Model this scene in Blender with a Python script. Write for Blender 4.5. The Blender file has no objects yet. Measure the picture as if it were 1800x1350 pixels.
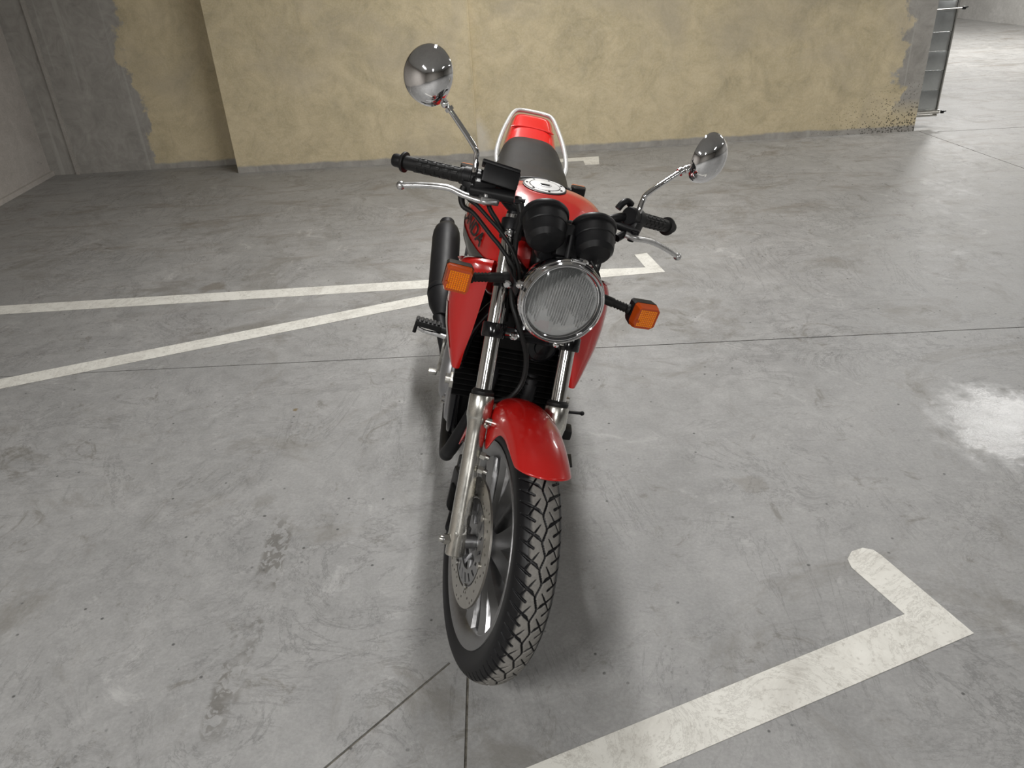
import bpy, bmesh, math
import numpy as np
from mathutils import Vector, Matrix, Quaternion
PI = math.pi
R = math.radians
sc = bpy.context.scene
col = sc.collection

# ------------------------------------------------------------------ camera, light, exposure
cam_d = bpy.data.cameras.new('camera')
cam_d.sensor_width = 36.0
cam_d.lens = 1386.79 * 36.0 / 1800.0
cam_d.clip_start = 0.05
cam = bpy.data.objects.new('camera', cam_d)
col.objects.link(cam)
MR = ((0.998273490, -0.0587370273, 0.0), (-0.0291828439, -0.495981169, 0.867842752),
      (-0.0509745034, -0.866344413, -0.496838966))          # rows: world axes, columns: right, down, forward
cm = Matrix(((MR[0][0], -MR[0][1], -MR[0][2], 0), (MR[1][0], -MR[1][1], -MR[1][2], 0),
             (MR[2][0], -MR[2][1], -MR[2][2], 1.50028), (0, 0, 0, 1)))
cam.matrix_world = cm
sc.camera = cam
sc.view_settings.view_transform = 'Standard'
sc.view_settings.look = 'None'
sc.view_settings.gamma = 1.0
sc.view_settings.use_curve_mapping = False
sc.view_settings.exposure = 0.06
sc.cycles.use_denoising = True
sc.cycles.max_bounces = 7
sc.cycles.transparent_max_bounces = 12

world = bpy.data.worlds.new('world')
sc.world = world
world.use_nodes = True
world.node_tree.nodes['Background'].inputs[0].default_value = (0.8, 0.85, 0.9, 1)
world.node_tree.nodes['Background'].inputs[1].default_value = 0.25

CEIL = 2.75
def tube_light(x, y, rz, power, length=1.25, width=0.12, colr=(1.0, 0.985, 0.965)):
    d = bpy.data.lights.new('tube_light', 'AREA')
    d.shape = 'RECTANGLE'
    d.size = length
    d.size_y = width
    d.energy = power
    d.color = colr
    o = bpy.data.objects.new('tube_light', d)
    o.location = (x, y, CEIL - 0.16)
    o.rotation_euler = (0, 0, rz)
    col.objects.link(o)
    return o
LAMPS = [(.26, 3.6, R(90), 86), (4.45, 5.9, R(20), 60), (3.6, -.6, R(90), 32), (.26, -2.8, R(90), 84), (-1.6, -.9, R(90), 88),  # last on this row: unseen fill lamp, added to brighten the left side
         (5.6, 9.8, R(30), 176), (6.6, 3.4, R(60), 60)]
LAMP_PLACES = ['above the parked motorcycle', 'over the ramp mouth', 'to the right of the motorcycle', 'behind the camera', 'left of the camera, added as unseen fill', 'deep in the ramp lane', 'by the right wall']
for l in LAMPS:
    tube_light(*l, length=2.3 if l is LAMPS[0] else 1.25, width=.13 if l is LAMPS[0] else .16)

# ------------------------------------------------------------------ mesh helpers
class MB:
    def __init__(s):
        s.v = []; s.f = []
    def add(s, vs, fs):
        o = len(s.v)
        s.v.extend([tuple(map(float, p)) for p in vs])
        s.f.extend([tuple(i + o for i in f) for f in fs])
        return s
    def bm(s, b):
        b.verts.index_update()
        s.add([v.co[:] for v in b.verts], [[v.index for v in f.verts] for f in b.faces])
        b.free()
        return s
    def grid(s, P, closeu=False, closev=False, flip=False):
        P = np.asarray(P, float)
        n, m = P.shape[:2]
        o = len(s.v)
        s.v.extend(map(tuple, P.reshape(-1, 3)))
        for i in range(n if closeu else n - 1):
            for j in range(m if closev else m - 1):
                a = i * m + j; b = ((i + 1) % n) * m + j
                c = ((i + 1) % n) * m + (j + 1) % m; d = i * m + (j + 1) % m
                s.f.append(tuple(o + k for k in ((a, d, c, b) if flip else (a, b, c, d))))
        return s
    def loft(s, rings, caps=True):
        rings = np.asarray(rings, float)
        o = len(s.v); n, m = rings.shape[:2]
        s.grid(rings, closev=True)
        if caps:
            s.f.append(tuple(o + k for k in range(m)))
            s.f.append(tuple(o + (n - 1) * m + k for k in reversed(range(m))))
        return s
    def tube(s, path, r, n=12, caps=True, smooth=0):
        p = [Vector(q) for q in path]
        rr = list(r) if hasattr(r, '__len__') else [r] * len(p)
        if smooth:
            q = []; q_r = []
            for i in range(len(p) - 1):
                p0 = p[max(i - 1, 0)]; p1 = p[i]; p2 = p[i + 1]; p3 = p[min(i + 2, len(p) - 1)]
                for k in range(smooth):
                    t = k / smooth
                    q.append(0.5 * ((2 * p1) + (p2 - p0) * t + (2 * p0 - 5 * p1 + 4 * p2 - p3) * t * t + (3 * p1 - p0 - 3 * p2 + p3) * t ** 3))
                    q_r.append(rr[i] * (1 - t) + rr[i + 1] * t)
            q.append(p[-1]); q_r.append(rr[-1])
            p, rr = q, q_r
        rings = []
        nrm = None
        for i, c in enumerate(p):
            if i == 0: t = p[1] - p[0]
            elif i == len(p) - 1: t = p[-1] - p[-2]
            else: t = (p[i + 1] - c).normalized() + (c - p[i - 1]).normalized()
            t.normalize()
            if nrm is None:
                a = Vector((0, 0, 1)) if abs(t.z) < .9 else Vector((1, 0, 0))
                nrm = (a - t * a.dot(t)).normalized()
            else:
                nrm = (nrm - t * nrm.dot(t)).normalized()
            b = t.cross(nrm)
            rings.append([c + rr[i] * (math.cos(2 * PI * k / n) * nrm + math.sin(2 * PI * k / n) * b) for k in range(n)])
        s.loft([[tuple(q) for q in rg] for rg in rings], caps)
        return s
    def lathe(s, prof, o, d, n=32, caps=True, sx=1.0, sy=1.0, up=None):
        """prof: (radius, distance along d)"""
        d = Vector(d).normalized(); o = Vector(o)
        a = Vector(up) if up is not None else (Vector((0, 0, 1)) if abs(d.z) < .9 else Vector((1, 0, 0)))
        u = (a - d * a.dot(d)).normalized(); w = d.cross(u)
        rings = [[tuple(o + d * t + r * (sx * math.cos(2 * PI * k / n) * u + sy * math.sin(2 * PI * k / n) * w)) for k in range(n)] for r, t in prof]
        s.loft(rings, caps)
        return s
    def box(s, c, size, rot=None, bev=0.0, seg=2):
        b = bmesh.new()
        bmesh.ops.create_cube(b, size=1.0)
        for v in b.verts:
            v.co = Vector((v.co.x * size[0], v.co.y * size[1], v.co.z * size[2]))
        if bev:
            bmesh.ops.bevel(b, geom=b.edges[:], offset=bev, segments=seg, profile=.6, affect='EDGES')
        M = Matrix.Translation(c)
        if rot is not None: M = M @ (rot.to_4x4() if hasattr(rot, 'to_4x4') else rot)
        b.transform(M)
        return s.bm(b)
    def prism(s, pts, thick, o=(0, 0, 0), ux=(1, 0, 0), uy=(0, 0, 1), bev=0.0):
        """2D outline extruded by thick along ux x uy, centred"""
        ux = Vector(ux).normalized(); uy = Vector(uy).normalized(); uz = ux.cross(uy); o = Vector(o)
        b = bmesh.new()
        lo = [b.verts.new(o + ux * x + uy * y - uz * thick / 2) for x, y in pts]
        hi = [b.verts.new(o + ux * x + uy * y + uz * thick / 2) for x, y in pts]
        n = len(pts)
        b.faces.new(lo[::-1]); b.faces.new(hi)
        for i in range(n):
            b.faces.new((lo[i], lo[(i + 1) % n], hi[(i + 1) % n], hi[i]))
        bmesh.ops.recalc_face_normals(b, faces=b.faces[:])
        if bev:
            bmesh.ops.bevel(b, geom=b.edges[:], offset=bev, segments=2, profile=.6, affect='EDGES')
        return s.bm(b)
    def sphere(s, c, r, n=16, sc_=(1, 1, 1)):
        b = bmesh.new()
        bmesh.ops.create_uvsphere(b, u_segments=n, v_segments=max(6, n // 2), radius=r)
        for v in b.verts:
            v.co = Vector((v.co.x * sc_[0] + c[0], v.co.y * sc_[1] + c[1], v.co.z * sc_[2] + c[2]))
        return s.bm(b)

RAKE = R(27.0)
AX = Vector((-math.sin(RAKE), 0, math.cos(RAKE)))
A0 = Vector((0.105, 0, 0))
STEER = Matrix.Translation(A0) @ Matrix.Rotation(0.228107, 4, AX) @ Matrix.Translation(-A0)

def obj(name, mb, mat, parent=None, steer=False, sharp=35, recalc=True, label=None, kind=None, smooth=True):
    me = bpy.data.meshes.new(name)
    me.from_pydata(mb.v, [], mb.f)
    if recalc:
        b = bmesh.new(); b.from_mesh(me)
        bmesh.ops.recalc_face_normals(b, faces=b.faces[:])
        b.to_mesh(me); b.free()
    if steer: me.transform(STEER)
    if smooth:
        me.shade_smooth()
        me.set_sharp_from_angle(angle=R(sharp))
    me.update()
    for m in (mat if isinstance(mat, (list, tuple)) else [mat]):
        me.materials.append(m)
    o = bpy.data.objects.new(name, me)
    col.objects.link(o)
    if parent is not None: o.parent = parent
    if label: o['label'] = label
    if kind: o['kind'] = kind
    return o

def bake(o):
    dg = bpy.context.evaluated_depsgraph_get()
    ev = o.evaluated_get(dg)
    me = bpy.data.meshes.new_from_object(ev, preserve_all_data_layers=True, depsgraph=dg)
    o.modifiers.clear()
    o.data = me
    return o

def boolean_cut(o, cutter_mb):
    c = obj('cutter', cutter_mb, o.data.materials[0] if o.data.materials else None, smooth=False)
    c.parent = o.parent
    m = o.modifiers.new('cut', 'BOOLEAN'); m.operation = 'DIFFERENCE'; m.solver = 'EXACT'; m.object = c
    bake(o)
    bpy.data.objects.remove(c)
    return o

# ------------------------------------------------------------------ materials
def N(nt, t, **kw):
    n = nt.nodes.new(t)
    for k, v in kw.items(): setattr(n, k, v)
    return n
def base_mat(name, colr=(.5, .5, .5), rough=.5, metal=0., coat=0., spec=.5, trans=0.0, ior=1.45):
    m = bpy.data.materials.new(name); m.use_nodes = True
    b = m.node_tree.nodes['Principled BSDF']
    b.inputs['Base Color'].default_value = (*colr, 1)
    b.inputs['Roughness'].default_value = rough
    b.inputs['Metallic'].default_value = metal
    b.inputs['Coat Weight'].default_value = coat
    b.inputs['Coat Roughness'].default_value = .04
    b.inputs['Specular IOR Level'].default_value = spec
    b.inputs['Transmission Weight'].default_value = trans
    b.inputs['IOR'].default_value = ior
    return m
class NT:
    """small wrapper to write node graphs briefly"""
    def __init__(s, m):
        s.nt = m.node_tree; s.b = s.nt.nodes['Principled BSDF']
    def link(s, a, b): s.nt.links.new(a, b)
    def co(s, scale=(1, 1, 1), kind='Object', loc=(0, 0, 0), rot=(0, 0, 0)):
        t = N(s.nt, 'ShaderNodeTexCoord'); mp = N(s.nt, 'ShaderNodeMapping')
        mp.inputs['Scale'].default_value = scale; mp.inputs['Location'].default_value = loc; mp.inputs['Rotation'].default_value = rot
        s.link(t.outputs[kind], mp.inputs[0]); return mp.outputs[0]
    def noise(s, scale, detail=4, rough=.55, vec=None, dist=0.0):
        n = N(s.nt, 'ShaderNodeTexNoise')
        n.inputs['Scale'].default_value = scale; n.inputs['Detail'].default_value = detail
        n.inputs['Roughness'].default_value = rough; n.inputs['Distortion'].default_value = dist
        if vec is not None: s.link(vec, n.inputs['Vector'])
        return n.outputs['Fac']
    def voro(s, scale, vec=None, feature='F1', out='Distance'):
        n = N(s.nt, 'ShaderNodeTexVoronoi'); n.feature = feature
        n.inputs['Scale'].default_value = scale
        if vec is not None: s.link(vec, n.inputs['Vector'])
        return n.outputs[out]
    def ramp(s, fac, stops):
        r = N(s.nt, 'ShaderNodeValToRGB')
        e = r.color_ramp.elements
        while len(e) < len(stops): e.new(.5)
        for i, (p, c) in enumerate(stops):
            e[i].position = p
            e[i].color = (c, c, c, 1) if not hasattr(c, '__len__') else (*c, 1)
        s.link(fac, r.inputs[0]); return r.outputs[0]
    def mix(s, fac, a, b, mode='MIX'):
        n = N(s.nt, 'ShaderNodeMix'); n.data_type = 'RGBA'; n.blend_type = mode
        for k, v in ((0, fac), (6, a), (7, b)):
            if hasattr(v, 'links') or hasattr(v, 'is_linked'): s.link(v, n.inputs[k])
            elif hasattr(v, '__len__'): n.inputs[k].default_value = (*v, 1)
            else: n.inputs[k].default_value = v if k == 0 else (v, v, v, 1)
        return n.outputs[2]
    def math(s, op, a, b=None, clamp=False):
        n = N(s.nt, 'ShaderNodeMath'); n.operation = op; n.use_clamp = clamp
        for k, v in ((0, a), (1, b)):
            if v is None: continue
            if hasattr(v, 'is_linked'): s.link(v, n.inputs[k])
            else: n.inputs[k].default_value = v
        return n.outputs[0]
    def xyz(s, vec):
        n = N(s.nt, 'ShaderNodeSeparateXYZ'); s.link(vec, n.inputs[0]); return n.outputs
    def bump(s, h, strength=.3, dist=.01):
        n = N(s.nt, 'ShaderNodeBump'); n.inputs['Strength'].default_value = strength; n.inputs['Distance'].default_value = dist
        s.link(h, n.inputs['Height']); s.link(n.outputs[0], s.b.inputs['Normal']); return n
    def colour(s, c): s.link(c, s.b.inputs['Base Color'])
    def rough(s, c): s.link(c, s.b.inputs['Roughness'])

def mottled(m, var=.15, scale=8, rvar=.12, bump=0.0, bscale=60):
    t = NT(m); c = t.co()
    base = tuple(t.b.inputs['Base Color'].default_value)[:3]
    n = t.noise(scale, 5, .6, c)
    lo = tuple(max(0, k * (1 - var)) for k in base); hi = tuple(min(1, k * (1 + var)) for k in base)
    t.colour(t.ramp(n, [(.3, lo), (.7, hi)]))
    r0 = t.b.inputs['Roughness'].default_value
    t.rough(t.ramp(n, [(.3, max(0, r0 - rvar * .5)), (.7, min(1, r0 + rvar * .5))]))
    if bump: t.bump(t.noise(bscale, 3, .6, c), bump, .002)
    return m

def concrete(name, dark, light, rough=(.35, .6), streak=False, seed=0.0):
    m = base_mat(name); t = NT(m); c = t.co(loc=(seed, seed * .7, 0))
    def sc3(k): return lambda f: tuple(x * f for x in k)
    D, Lt = sc3(dark), sc3(light)
    big = t.noise(.55, 6, .62, c, .5)
    mid = t.noise(3.2, 8, .68, c, .9)
    small = t.noise(17, 6, .7, t.co(loc=(seed + 3, 1, 0)), .7)
    fine = t.noise(110, 4, .7, c)
    k = t.mix(.5, t.ramp(big, [(.32, D(.93)), (.5, tuple((a + b) / 2 for a, b in zip(dark, light))), (.68, Lt(1.04))]),
              t.ramp(mid, [(.30, D(.80)), (.45, D(1.0)), (.6, Lt(1.0)), (.72, Lt(1.15))]))
    k = t.mix(.30, k, t.ramp(small, [(.30, D(.68)), (.48, D(1.08)), (.70, Lt(1.2))]))
    k = t.mix(.22, k, t.ramp(fine, [(.3, D(.6)), (.7, Lt(1.25))]))
    if streak:
        def lines(loc, rot, scale, dist, w, amt, mask_scale, mask_lo, factor, kk):
            v = t.co(loc=loc, rot=(0, 0, R(rot)), scale=scale)
            n_ = t.noise(1.0, 9, .72, v, dist)
            l_ = t.ramp(n_, [(.5 - w, 0), (.5, 1), (.5 + w, 0)])
            mk = t.ramp(t.noise(mask_scale, 5, .65, t.co(loc=(loc[0] + 9, loc[1], 0))), [(mask_lo, 0), (mask_lo + .10, 1)])
            return t.mix(t.math('MULTIPLY', t.math('MULTIPLY', l_, mk), amt), kk, D(factor))
        # scuffs: fine wandering scratches in patches, some along the driving lane
        k = lines((1, 2, 0), 20, (2.2, 2.2, 1), 1.4, .014, .5, 1.2, .46, .45, k)
        k = lines((5, 8, 0), -35, (3.5, 1.2, 1), 1.0, .012, .5, 1.6, .47, .5, k)
        k = lines((9, 4, 0), 80, (1.2, 5.0, 1), .6, .014, .45, 1.1, .47, .55, k)
        # dirt blotches and damp stains
        bl = t.noise(1.7, 8, .74, t.co(loc=(7, 3, 0)), 1.1)
        k = t.mix(t.math('MULTIPLY', t.ramp(bl, [(.54, 0), (.66, 1)]), .52), k, (.155, .145, .125))
        b2 = t.noise(6.0, 8, .78, t.co(loc=(2, 13, 0)), 1.0)
        k = t.mix(t.math('MULTIPLY', t.ramp(b2, [(.58, 0), (.66, 1)]), .60), k, (.135, .127, .11))
        b3 = t.noise(4.0, 8, .75, t.co(loc=(21, 5, 0), scale=(1, 1, 1)), 1.2)
        k = t.mix(t.math('MULTIPLY', t.ramp(b3, [(.60, 0), (.70, 1)]), .45), k, Lt(1.4))
        x_, y_ = t.xyz(t.co())[:2]
        u_ = t.math('ABSOLUTE', t.math('ADD', x_, t.math('ADD', .70, t.math('MULTIPLY', t.math('SUBTRACT', t.noise(2.0, 2, .5, t.co()), .5), .05))))
        inx = t.math('MULTIPLY', t.math('SUBTRACT', .040, u_), 90, True)
        iny = t.math('MULTIPLY', t.math('MULTIPLY', t.math('SUBTRACT', y_, 1.10), 12, True), t.math('MULTIPLY', t.math('SUBTRACT', 1.98, y_), 6, True))
        trd = t.ramp(t.noise(1.0, 5, .6, t.co(scale=(38, 26, 1)), .8), [(.47, 0), (.52, 1)])
        rag = t.ramp(t.noise(5.0, 4, .6, t.co(loc=(4, 4, 0))), [(.42, 0), (.52, 1)])
        k = t.mix(t.math('MULTIPLY', t.math('MULTIPLY', t.math('MULTIPLY', inx, iny), t.math('MULTIPLY', trd, rag)), .62), k, (.10, .093, .08))
        for (sx, sy, sr, st_, sc_) in ((-.81, 2.524, .016, .8, (.16, .11, .04)), (-1.50, 3.80, .10, .55, (.14, .12, .095)), (-1.40, 3.66, .09, .6, (.13, .115, .09)), (-.80, 1.98, .05, .3, (.15, .14, .12)), (.705, 1.93, .07, .35, (.14, .125, .10))):
            dx = t.math('SUBTRACT', x_, sx); dy = t.math('SUBTRACT', y_, sy)
            dd = t.math('SQRT', t.math('ADD', t.math('MULTIPLY', dx, dx), t.math('MULTIPLY', dy, dy)))
            dd = t.math('ADD', dd, t.math('MULTIPLY', t.math('SUBTRACT', t.noise(14, 6, .7, t.co()), .5), sr * 2.0))
            k = t.mix(t.math('MULTIPLY', t.math('MULTIPLY', t.math('SUBTRACT', sr * .75, dd), 3.0 / sr, True), st_), k, sc_)
        # the lane by the wall is trodden warmer and streakier
        x_, y_ = t.xyz(t.co())[:2]
        ln_ = t.math('MULTIPLY', t.math('SUBTRACT', y_, 2.8), .45, True)
        st = t.noise(1.0, 9, .75, t.co(scale=(1.5, 5.0, 1), rot=(0, 0, R(12)), loc=(4, 0, 0)), .8)
        k = t.mix(t.math('MULTIPLY', t.math('MULTIPLY', t.ramp(st, [(.36, 1), (.47, 0)]), ln_), .58), k, (.17, .15, .125))
        k = t.mix(t.math('MULTIPLY', ln_, .30), k, t.mix(1.0, k, (1.0, .95, .87), 'MULTIPLY'))
    pit = t.voro(19, c)
    pitn = t.noise(7, 3, .6, c)
    pm = t.math('MULTIPLY', t.ramp(pit, [(.06, 1), (.10, 0)]), t.ramp(pitn, [(.50, 0), (.57, 1)]))
    k = t.mix(t.math('MULTIPLY', pm, .8), k, D(.2))
    t.colour(k)
    rg = t.ramp(t.mix(.5, mid, small), [(.35, rough[0]), (.62, rough[1])])
    if streak:
        # a patch polished by turning tyres
        dx = t.math('SUBTRACT', x_, 1.66); dy = t.math('SUBTRACT', y_, 2.14)
        dd = t.math('SQRT', t.math('ADD', t.math('MULTIPLY', dx, dx), t.math('MULTIPLY', dy, dy)))
        dd = t.math('ADD', dd, t.math('MULTIPLY', t.math('SUBTRACT', t.noise(9, 6, .7, t.co()), .5), .45))
        rg = t.mix(t.math('MULTIPLY', t.math('MULTIPLY', t.math('SUBTRACT', .30, dd), 9, True), .85), rg, .20)
    t.rough(rg)
    t.bump(t.math('ADD', t.math('MULTIPLY', fine, .35), t.math('MULTIPLY', small, .8)), .3, .004)
    return m

M = {}
M['floor'] = concrete('floor_concrete', (.245, .245, .242), (.345, .343, .335), (.46, .66), streak=True)
M['grey_wall'] = concrete('grey_wall_concrete', (.31, .29, .265), (.43, .41, .38), (.7, .9), seed=4.0)
M['left_wall'] = concrete('left_wall_concrete_lit', (.40, .37, .34), (.51, .48, .45), (.7, .9), seed=6.0)  # paler copy of the grey wall concrete; light falling here is put into the colour
M['far_wall'] = concrete('far_wall_concrete', (.36, .35, .33), (.52, .51, .49), (.7, .9), seed=9.0)
M['ceiling'] = concrete('ceiling_concrete', (.42, .42, .41), (.52, .52, .51), (.7, .9), seed=2.0)

def yellow_wall(name, edge_x, right_edge, seed):
    """plaster coat over concrete: yellow where painted, bare concrete past a ragged edge and along the foot"""
    m = base_mat(name, rough=.8); t = NT(m); c = t.co()
    x, y, z = t.xyz(c)[:3]
    cs = t.co(loc=(seed, 0, seed))
    sw = t.noise(2.2, 7, .6, cs, 1.6)
    sw2 = t.noise(6.5, 6, .65, cs, 2.2)
    fine = t.noise(90, 3, .6, cs)
    yel = t.mix(.36, t.ramp(sw, [(.30, (.33, .28, .18)), (.44, (.46, .39, .25)), (.56, (.54, .455, .30)), (.72, (.62, .53, .36))]),
                t.ramp(sw2, [(.30, (.33, .28, .18)), (.45, (.50, .425, .275)), (.56, (.56, .48, .32)), (.7, (.64, .56, .39))]))
    yel = t.mix(1.0, yel, (1.14, 1.13, 1.07), 'MULTIPLY')
    yel = t.mix(.10, yel, t.ramp(fine, [(.35, .25), (.65, .75)]))
    arc = t.noise(1.9, 3, .45, t.co(loc=(seed, 4, 2)), 2.6)
    yel = t.mix(t.math('MULTIPLY', t.ramp(arc, [(.46, 0), (.5, 1), (.54, 0)]), .13), yel, (.34, .29, .20))
    arc2 = t.noise(2.7, 4, .5, t.co(loc=(seed + 8, 1, 5)), 3.2)
    yel = t.mix(t.math('MULTIPLY', t.ramp(arc2, [(.46, 0), (.5, 1), (.54, 0)]), .15), yel, (.66, .58, .42))
    gsm = t.noise(1.3, 4, .6, t.co(loc=(seed + 5, 2, 1)), .5)
    yel = t.mix(t.math('MULTIPLY', t.ramp(gsm, [(.50, 0), (.68, 1)]), .45), yel, (.42, .375, .30))
    gv = t.noise(3.0, 6, .65, t.co(scale=(1.6, 1.6, .6), loc=(2, 0, seed)), .6)
    gry = t.mix(.5, t.ramp(gv, [(.3, (.25, .24, .22)), (.7, (.42, .405, .375))]), t.ramp(sw2, [(.3, (.23, .22, .20)), (.7, (.44, .42, .39))]))
    # vertical pale streaks run down the bare concrete
    stx = t.noise(16, 3, .5, t.co(scale=(1, 1, .03), loc=(seed, 0, 0)))
    gry = t.mix(t.math('MULTIPLY', t.ramp(stx, [(.60, 0), (.66, 1)]), .35), gry, (.50, .49, .46))
    wob = t.math('MULTIPLY', t.math('SUBTRACT', t.noise(3.0, 7, .65, cs), .5), .55)
    e = t.math('ADD', x, wob)
    if right_edge:
        msk = t.math('MULTIPLY', t.math('SUBTRACT', e, edge_x), 40, True)
        msk = t.math('MULTIPLY', msk, t.math('MULTIPLY', t.math('SUBTRACT', z, .12), 8, True))
    else:
        msk = t.math('MULTIPLY', t.math('SUBTRACT', edge_x, e), 40, True)
    foot = t.math('MULTIPLY', t.math('SUBTRACT', .055, t.math('ADD', z, t.math('MULTIPLY', wob, .12))), 60, True)
    msk = t.math('MAXIMUM', msk, foot)
    k = t.mix(msk, yel, gry)
    if right_edge:
        # pale bloom creeping up the joint beside the motorcycle
        wz = t.math('SUBTRACT', .42, z)
        wx = t.math('ADD', t.math('MULTIPLY', wz, .34), -.14)
        bl = t.math('MULTIPLY', t.math('SUBTRACT', wx, t.math('ADD', x, t.math('MULTIPLY', wob, .55))), 14, True)
        k = t.mix(t.math('MULTIPLY', t.math('MULTIPLY', bl, t.math('MULTIPLY', wz, 5, True)), .5), k, (.66, .64, .60))
    # black specks thicken towards the right-hand corner and the foot
    sp = t.voro(62, cs)
    dens = t.math('ADD', t.math('MULTIPLY', t.math('SUBTRACT', x, 2.3), .6, True) if right_edge else 0.0, .1)
    lowz = t.math('SUBTRACT', 1.0, t.math('MULTIPLY', z, 2.2), True)
    thr = t.math('MULTIPLY', t.math('MULTIPLY', dens, t.math('ADD', lowz, .25)), .62)
    spm = t.math('MULTIPLY', t.math('SUBTRACT', thr, sp), 30, True)
    k = t.mix(t.math('MULTIPLY', spm, .8), k, (.05, .045, .035))
    t.colour(k)
    t.bump(t.math('ADD', t.math('MULTIPLY', sw2, 1.0), t.math('MULTIPLY', fine, .12)), .16, .010)
    return m
M['yellow_left'] = yellow_wall('yellow_plaster_recess', -2.72, False, 3.0)
M['yellow_mid'] = yellow_wall('yellow_plaster_block', -99.0, False, 1.0)
M['yellow_right'] = yellow_wall('yellow_plaster_corner', 3.02, True, 7.0)

def paint_line():
    m = base_mat('line_paint', rough=.6); t = NT(m); c = t.co()
    a = t.noise(7, 7, .7, c, .8); b = t.noise(60, 4, .6, c)
    k = t.ramp(a, [(.3, (.56, .545, .50)), (.5, (.68, .67, .62)), (.7, (.74, .73, .68))])
    k = t.mix(t.math('MULTIPLY', t.ramp(b, [(.30, 1), (.42, 0)]), .5), k, (.36, .34, .30))
    s_ = t.noise(2.4, 7, .75, c, .8)
    k = t.mix(t.math('MULTIPLY', t.ramp(s_, [(.60, 0), (.72, 1)]), .55), k, (.33, .29, .24))
    scr = t.noise(3.5, 9, .8, t.co(rot=(0, 0, 1)), 1.3)
    k = t.mix(t.math('MULTIPLY', t.ramp(scr, [(.482, 0), (.5, 1), (.518, 0)]), .4), k, (.25, .23, .2))
    t.colour(k); t.bump(b, .2, .003)
    return m
M['line'] = paint_line()
M['joint'] = mottled(base_mat('joint_filler', (.13, .12, .10), .9), .6, 60)
M['stain'] = mottled(base_mat('oil_stain', (.11, .10, .085), .45), .5, 30)

M['red'] = mottled(base_mat('red_paint', (.49, .010, .008), .24, coat=.8), .04, 4, .02)
M['chrome'] = mottled(base_mat('chrome', (.80, .80, .81), .05, 1.0), .03, 6, .03)
M['fork_chrome'] = mottled(base_mat('fork_chrome', (.66, .65, .63), .10, 1.0), .05, 6, .04)
def brushed(name, colr, rough, scale=(400, 400, 20), pit=.90, bmp=.12):
    m = base_mat(name, colr, rough, 1.0); t = NT(m)
    n = t.noise(1, 3, .6, t.co(scale=scale)); p = t.noise(60, 4, .7, t.co())
    t.colour(t.mix(.5, t.ramp(n, [(.3, tuple(k * .88 for k in colr)), (.7, tuple(min(1, k * 1.08) for k in colr))]),
                   t.ramp(p, [(.3, tuple(k * pit for k in colr)), (.62, tuple(min(1, k * 1.05) for k in colr))])))
    t.rough(t.ramp(n, [(.3, rough - .05), (.7, rough + .06)]))
    t.bump(n, bmp, .001)
    return m
M['alu'] = brushed('brushed_aluminium', (.58, .57, .53), .25, (70, 70, 5), .97, 0.0)
M['lever'] = brushed('polished_aluminium', (.66, .66, .66), .3, (60, 60, 60))
M['cast'] = brushed('cast_aluminium', (.36, .36, .365), .36, (120, 120, 120))
M['cast_dark'] = brushed('cast_aluminium_dark', (.20, .20, .205), .42, (120, 120, 120))
M['case'] = mottled(base_mat('engine_case_paint', (.30, .30, .31), .38, .8), .1, 10, .1)
M['steel'] = mottled(base_mat('zinc_bolt', (.50, .49, .46), .32, 1.0), .12, 60, .1)
M['disc'] = brushed('brake_disc_steel', (.52, .50, .46), .36, (200, 200, 200))
M['black_gloss'] = mottled(base_mat('black_gloss_paint', (.006, .006, .007), .16, coat=.2, spec=.4), .2, 10, .05)
M['black'] = mottled(base_mat('black_plastic', (.008, .008, .009), .42, spec=.35), .25, 14, .1)
M['black_matt'] = mottled(base_mat('black_matt', (.005, .005, .005), .7, spec=.12), .25, 20, .1)
M['rubber'] = mottled(base_mat('black_rubber', (.010, .010, .010), .5, spec=.35), .25, 30, .1)
M['muffler'] = mottled(base_mat('muffler_coating', (.008, .008, .009), .52, spec=.3), .2, 20, .08)
M['seat'] = mottled(base_mat('seat_vinyl', (.007, .0075, .0085), .42, spec=.24), .15, 12, .08, bump=.35, bscale=420)
M['reflector'] = base_mat('lamp_reflector', (.92, .92, .91), .2, .6)
M['bulb'] = base_mat('bulb_holder', (.55, .48, .30), .3, .6)
M['amber'] = base_mat('amber_plastic', (.82, .25, .012), .12, 0, coat=.6)
NT(M['amber']).b.inputs['Subsurface Weight'].default_value = .15
NT(M['amber']).b.inputs['Subsurface Radius'].default_value = (.01, .004, .001)
M['amber_frame'] = base_mat('amber_frame_plastic', (.40, .055, .006), .14, 0, coat=.6)
M['taillight'] = base_mat('tail_lens', (.45, .01, .01), .12, coat=.5)
M['capalu'] = mottled(base_mat('fuel_cap_silver', (.58, .58, .58), .4, .5), .05, 30, .1)
M['graphic'] = mottled(base_mat('grey_graphic', (.045, .05, .045), .3, coat=.6), .15, 6)
M['graphic_light'] = mottled(base_mat('warm_grey_graphic', (.28, .20, .17), .3, coat=.6), .1, 6)
M['white_paint'] = mottled(base_mat('white_paint', (.74, .74, .72), .3, .1, coat=.3), .06, 30)
M['rail'] = mottled(base_mat('satin_rail', (.48, .48, .47), .4, .5), .08, 40, .1)
M['galv'] = brushed('galvanised_steel', (.50, .52, .52), .36, (8, 8, 8))
M['mirror'] = base_mat('mirror_glass', (.9, .9, .9), .01, 1.0)
M['glass'] = base_mat('gauge_glass', (.02, .02, .02), .05)

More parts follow.
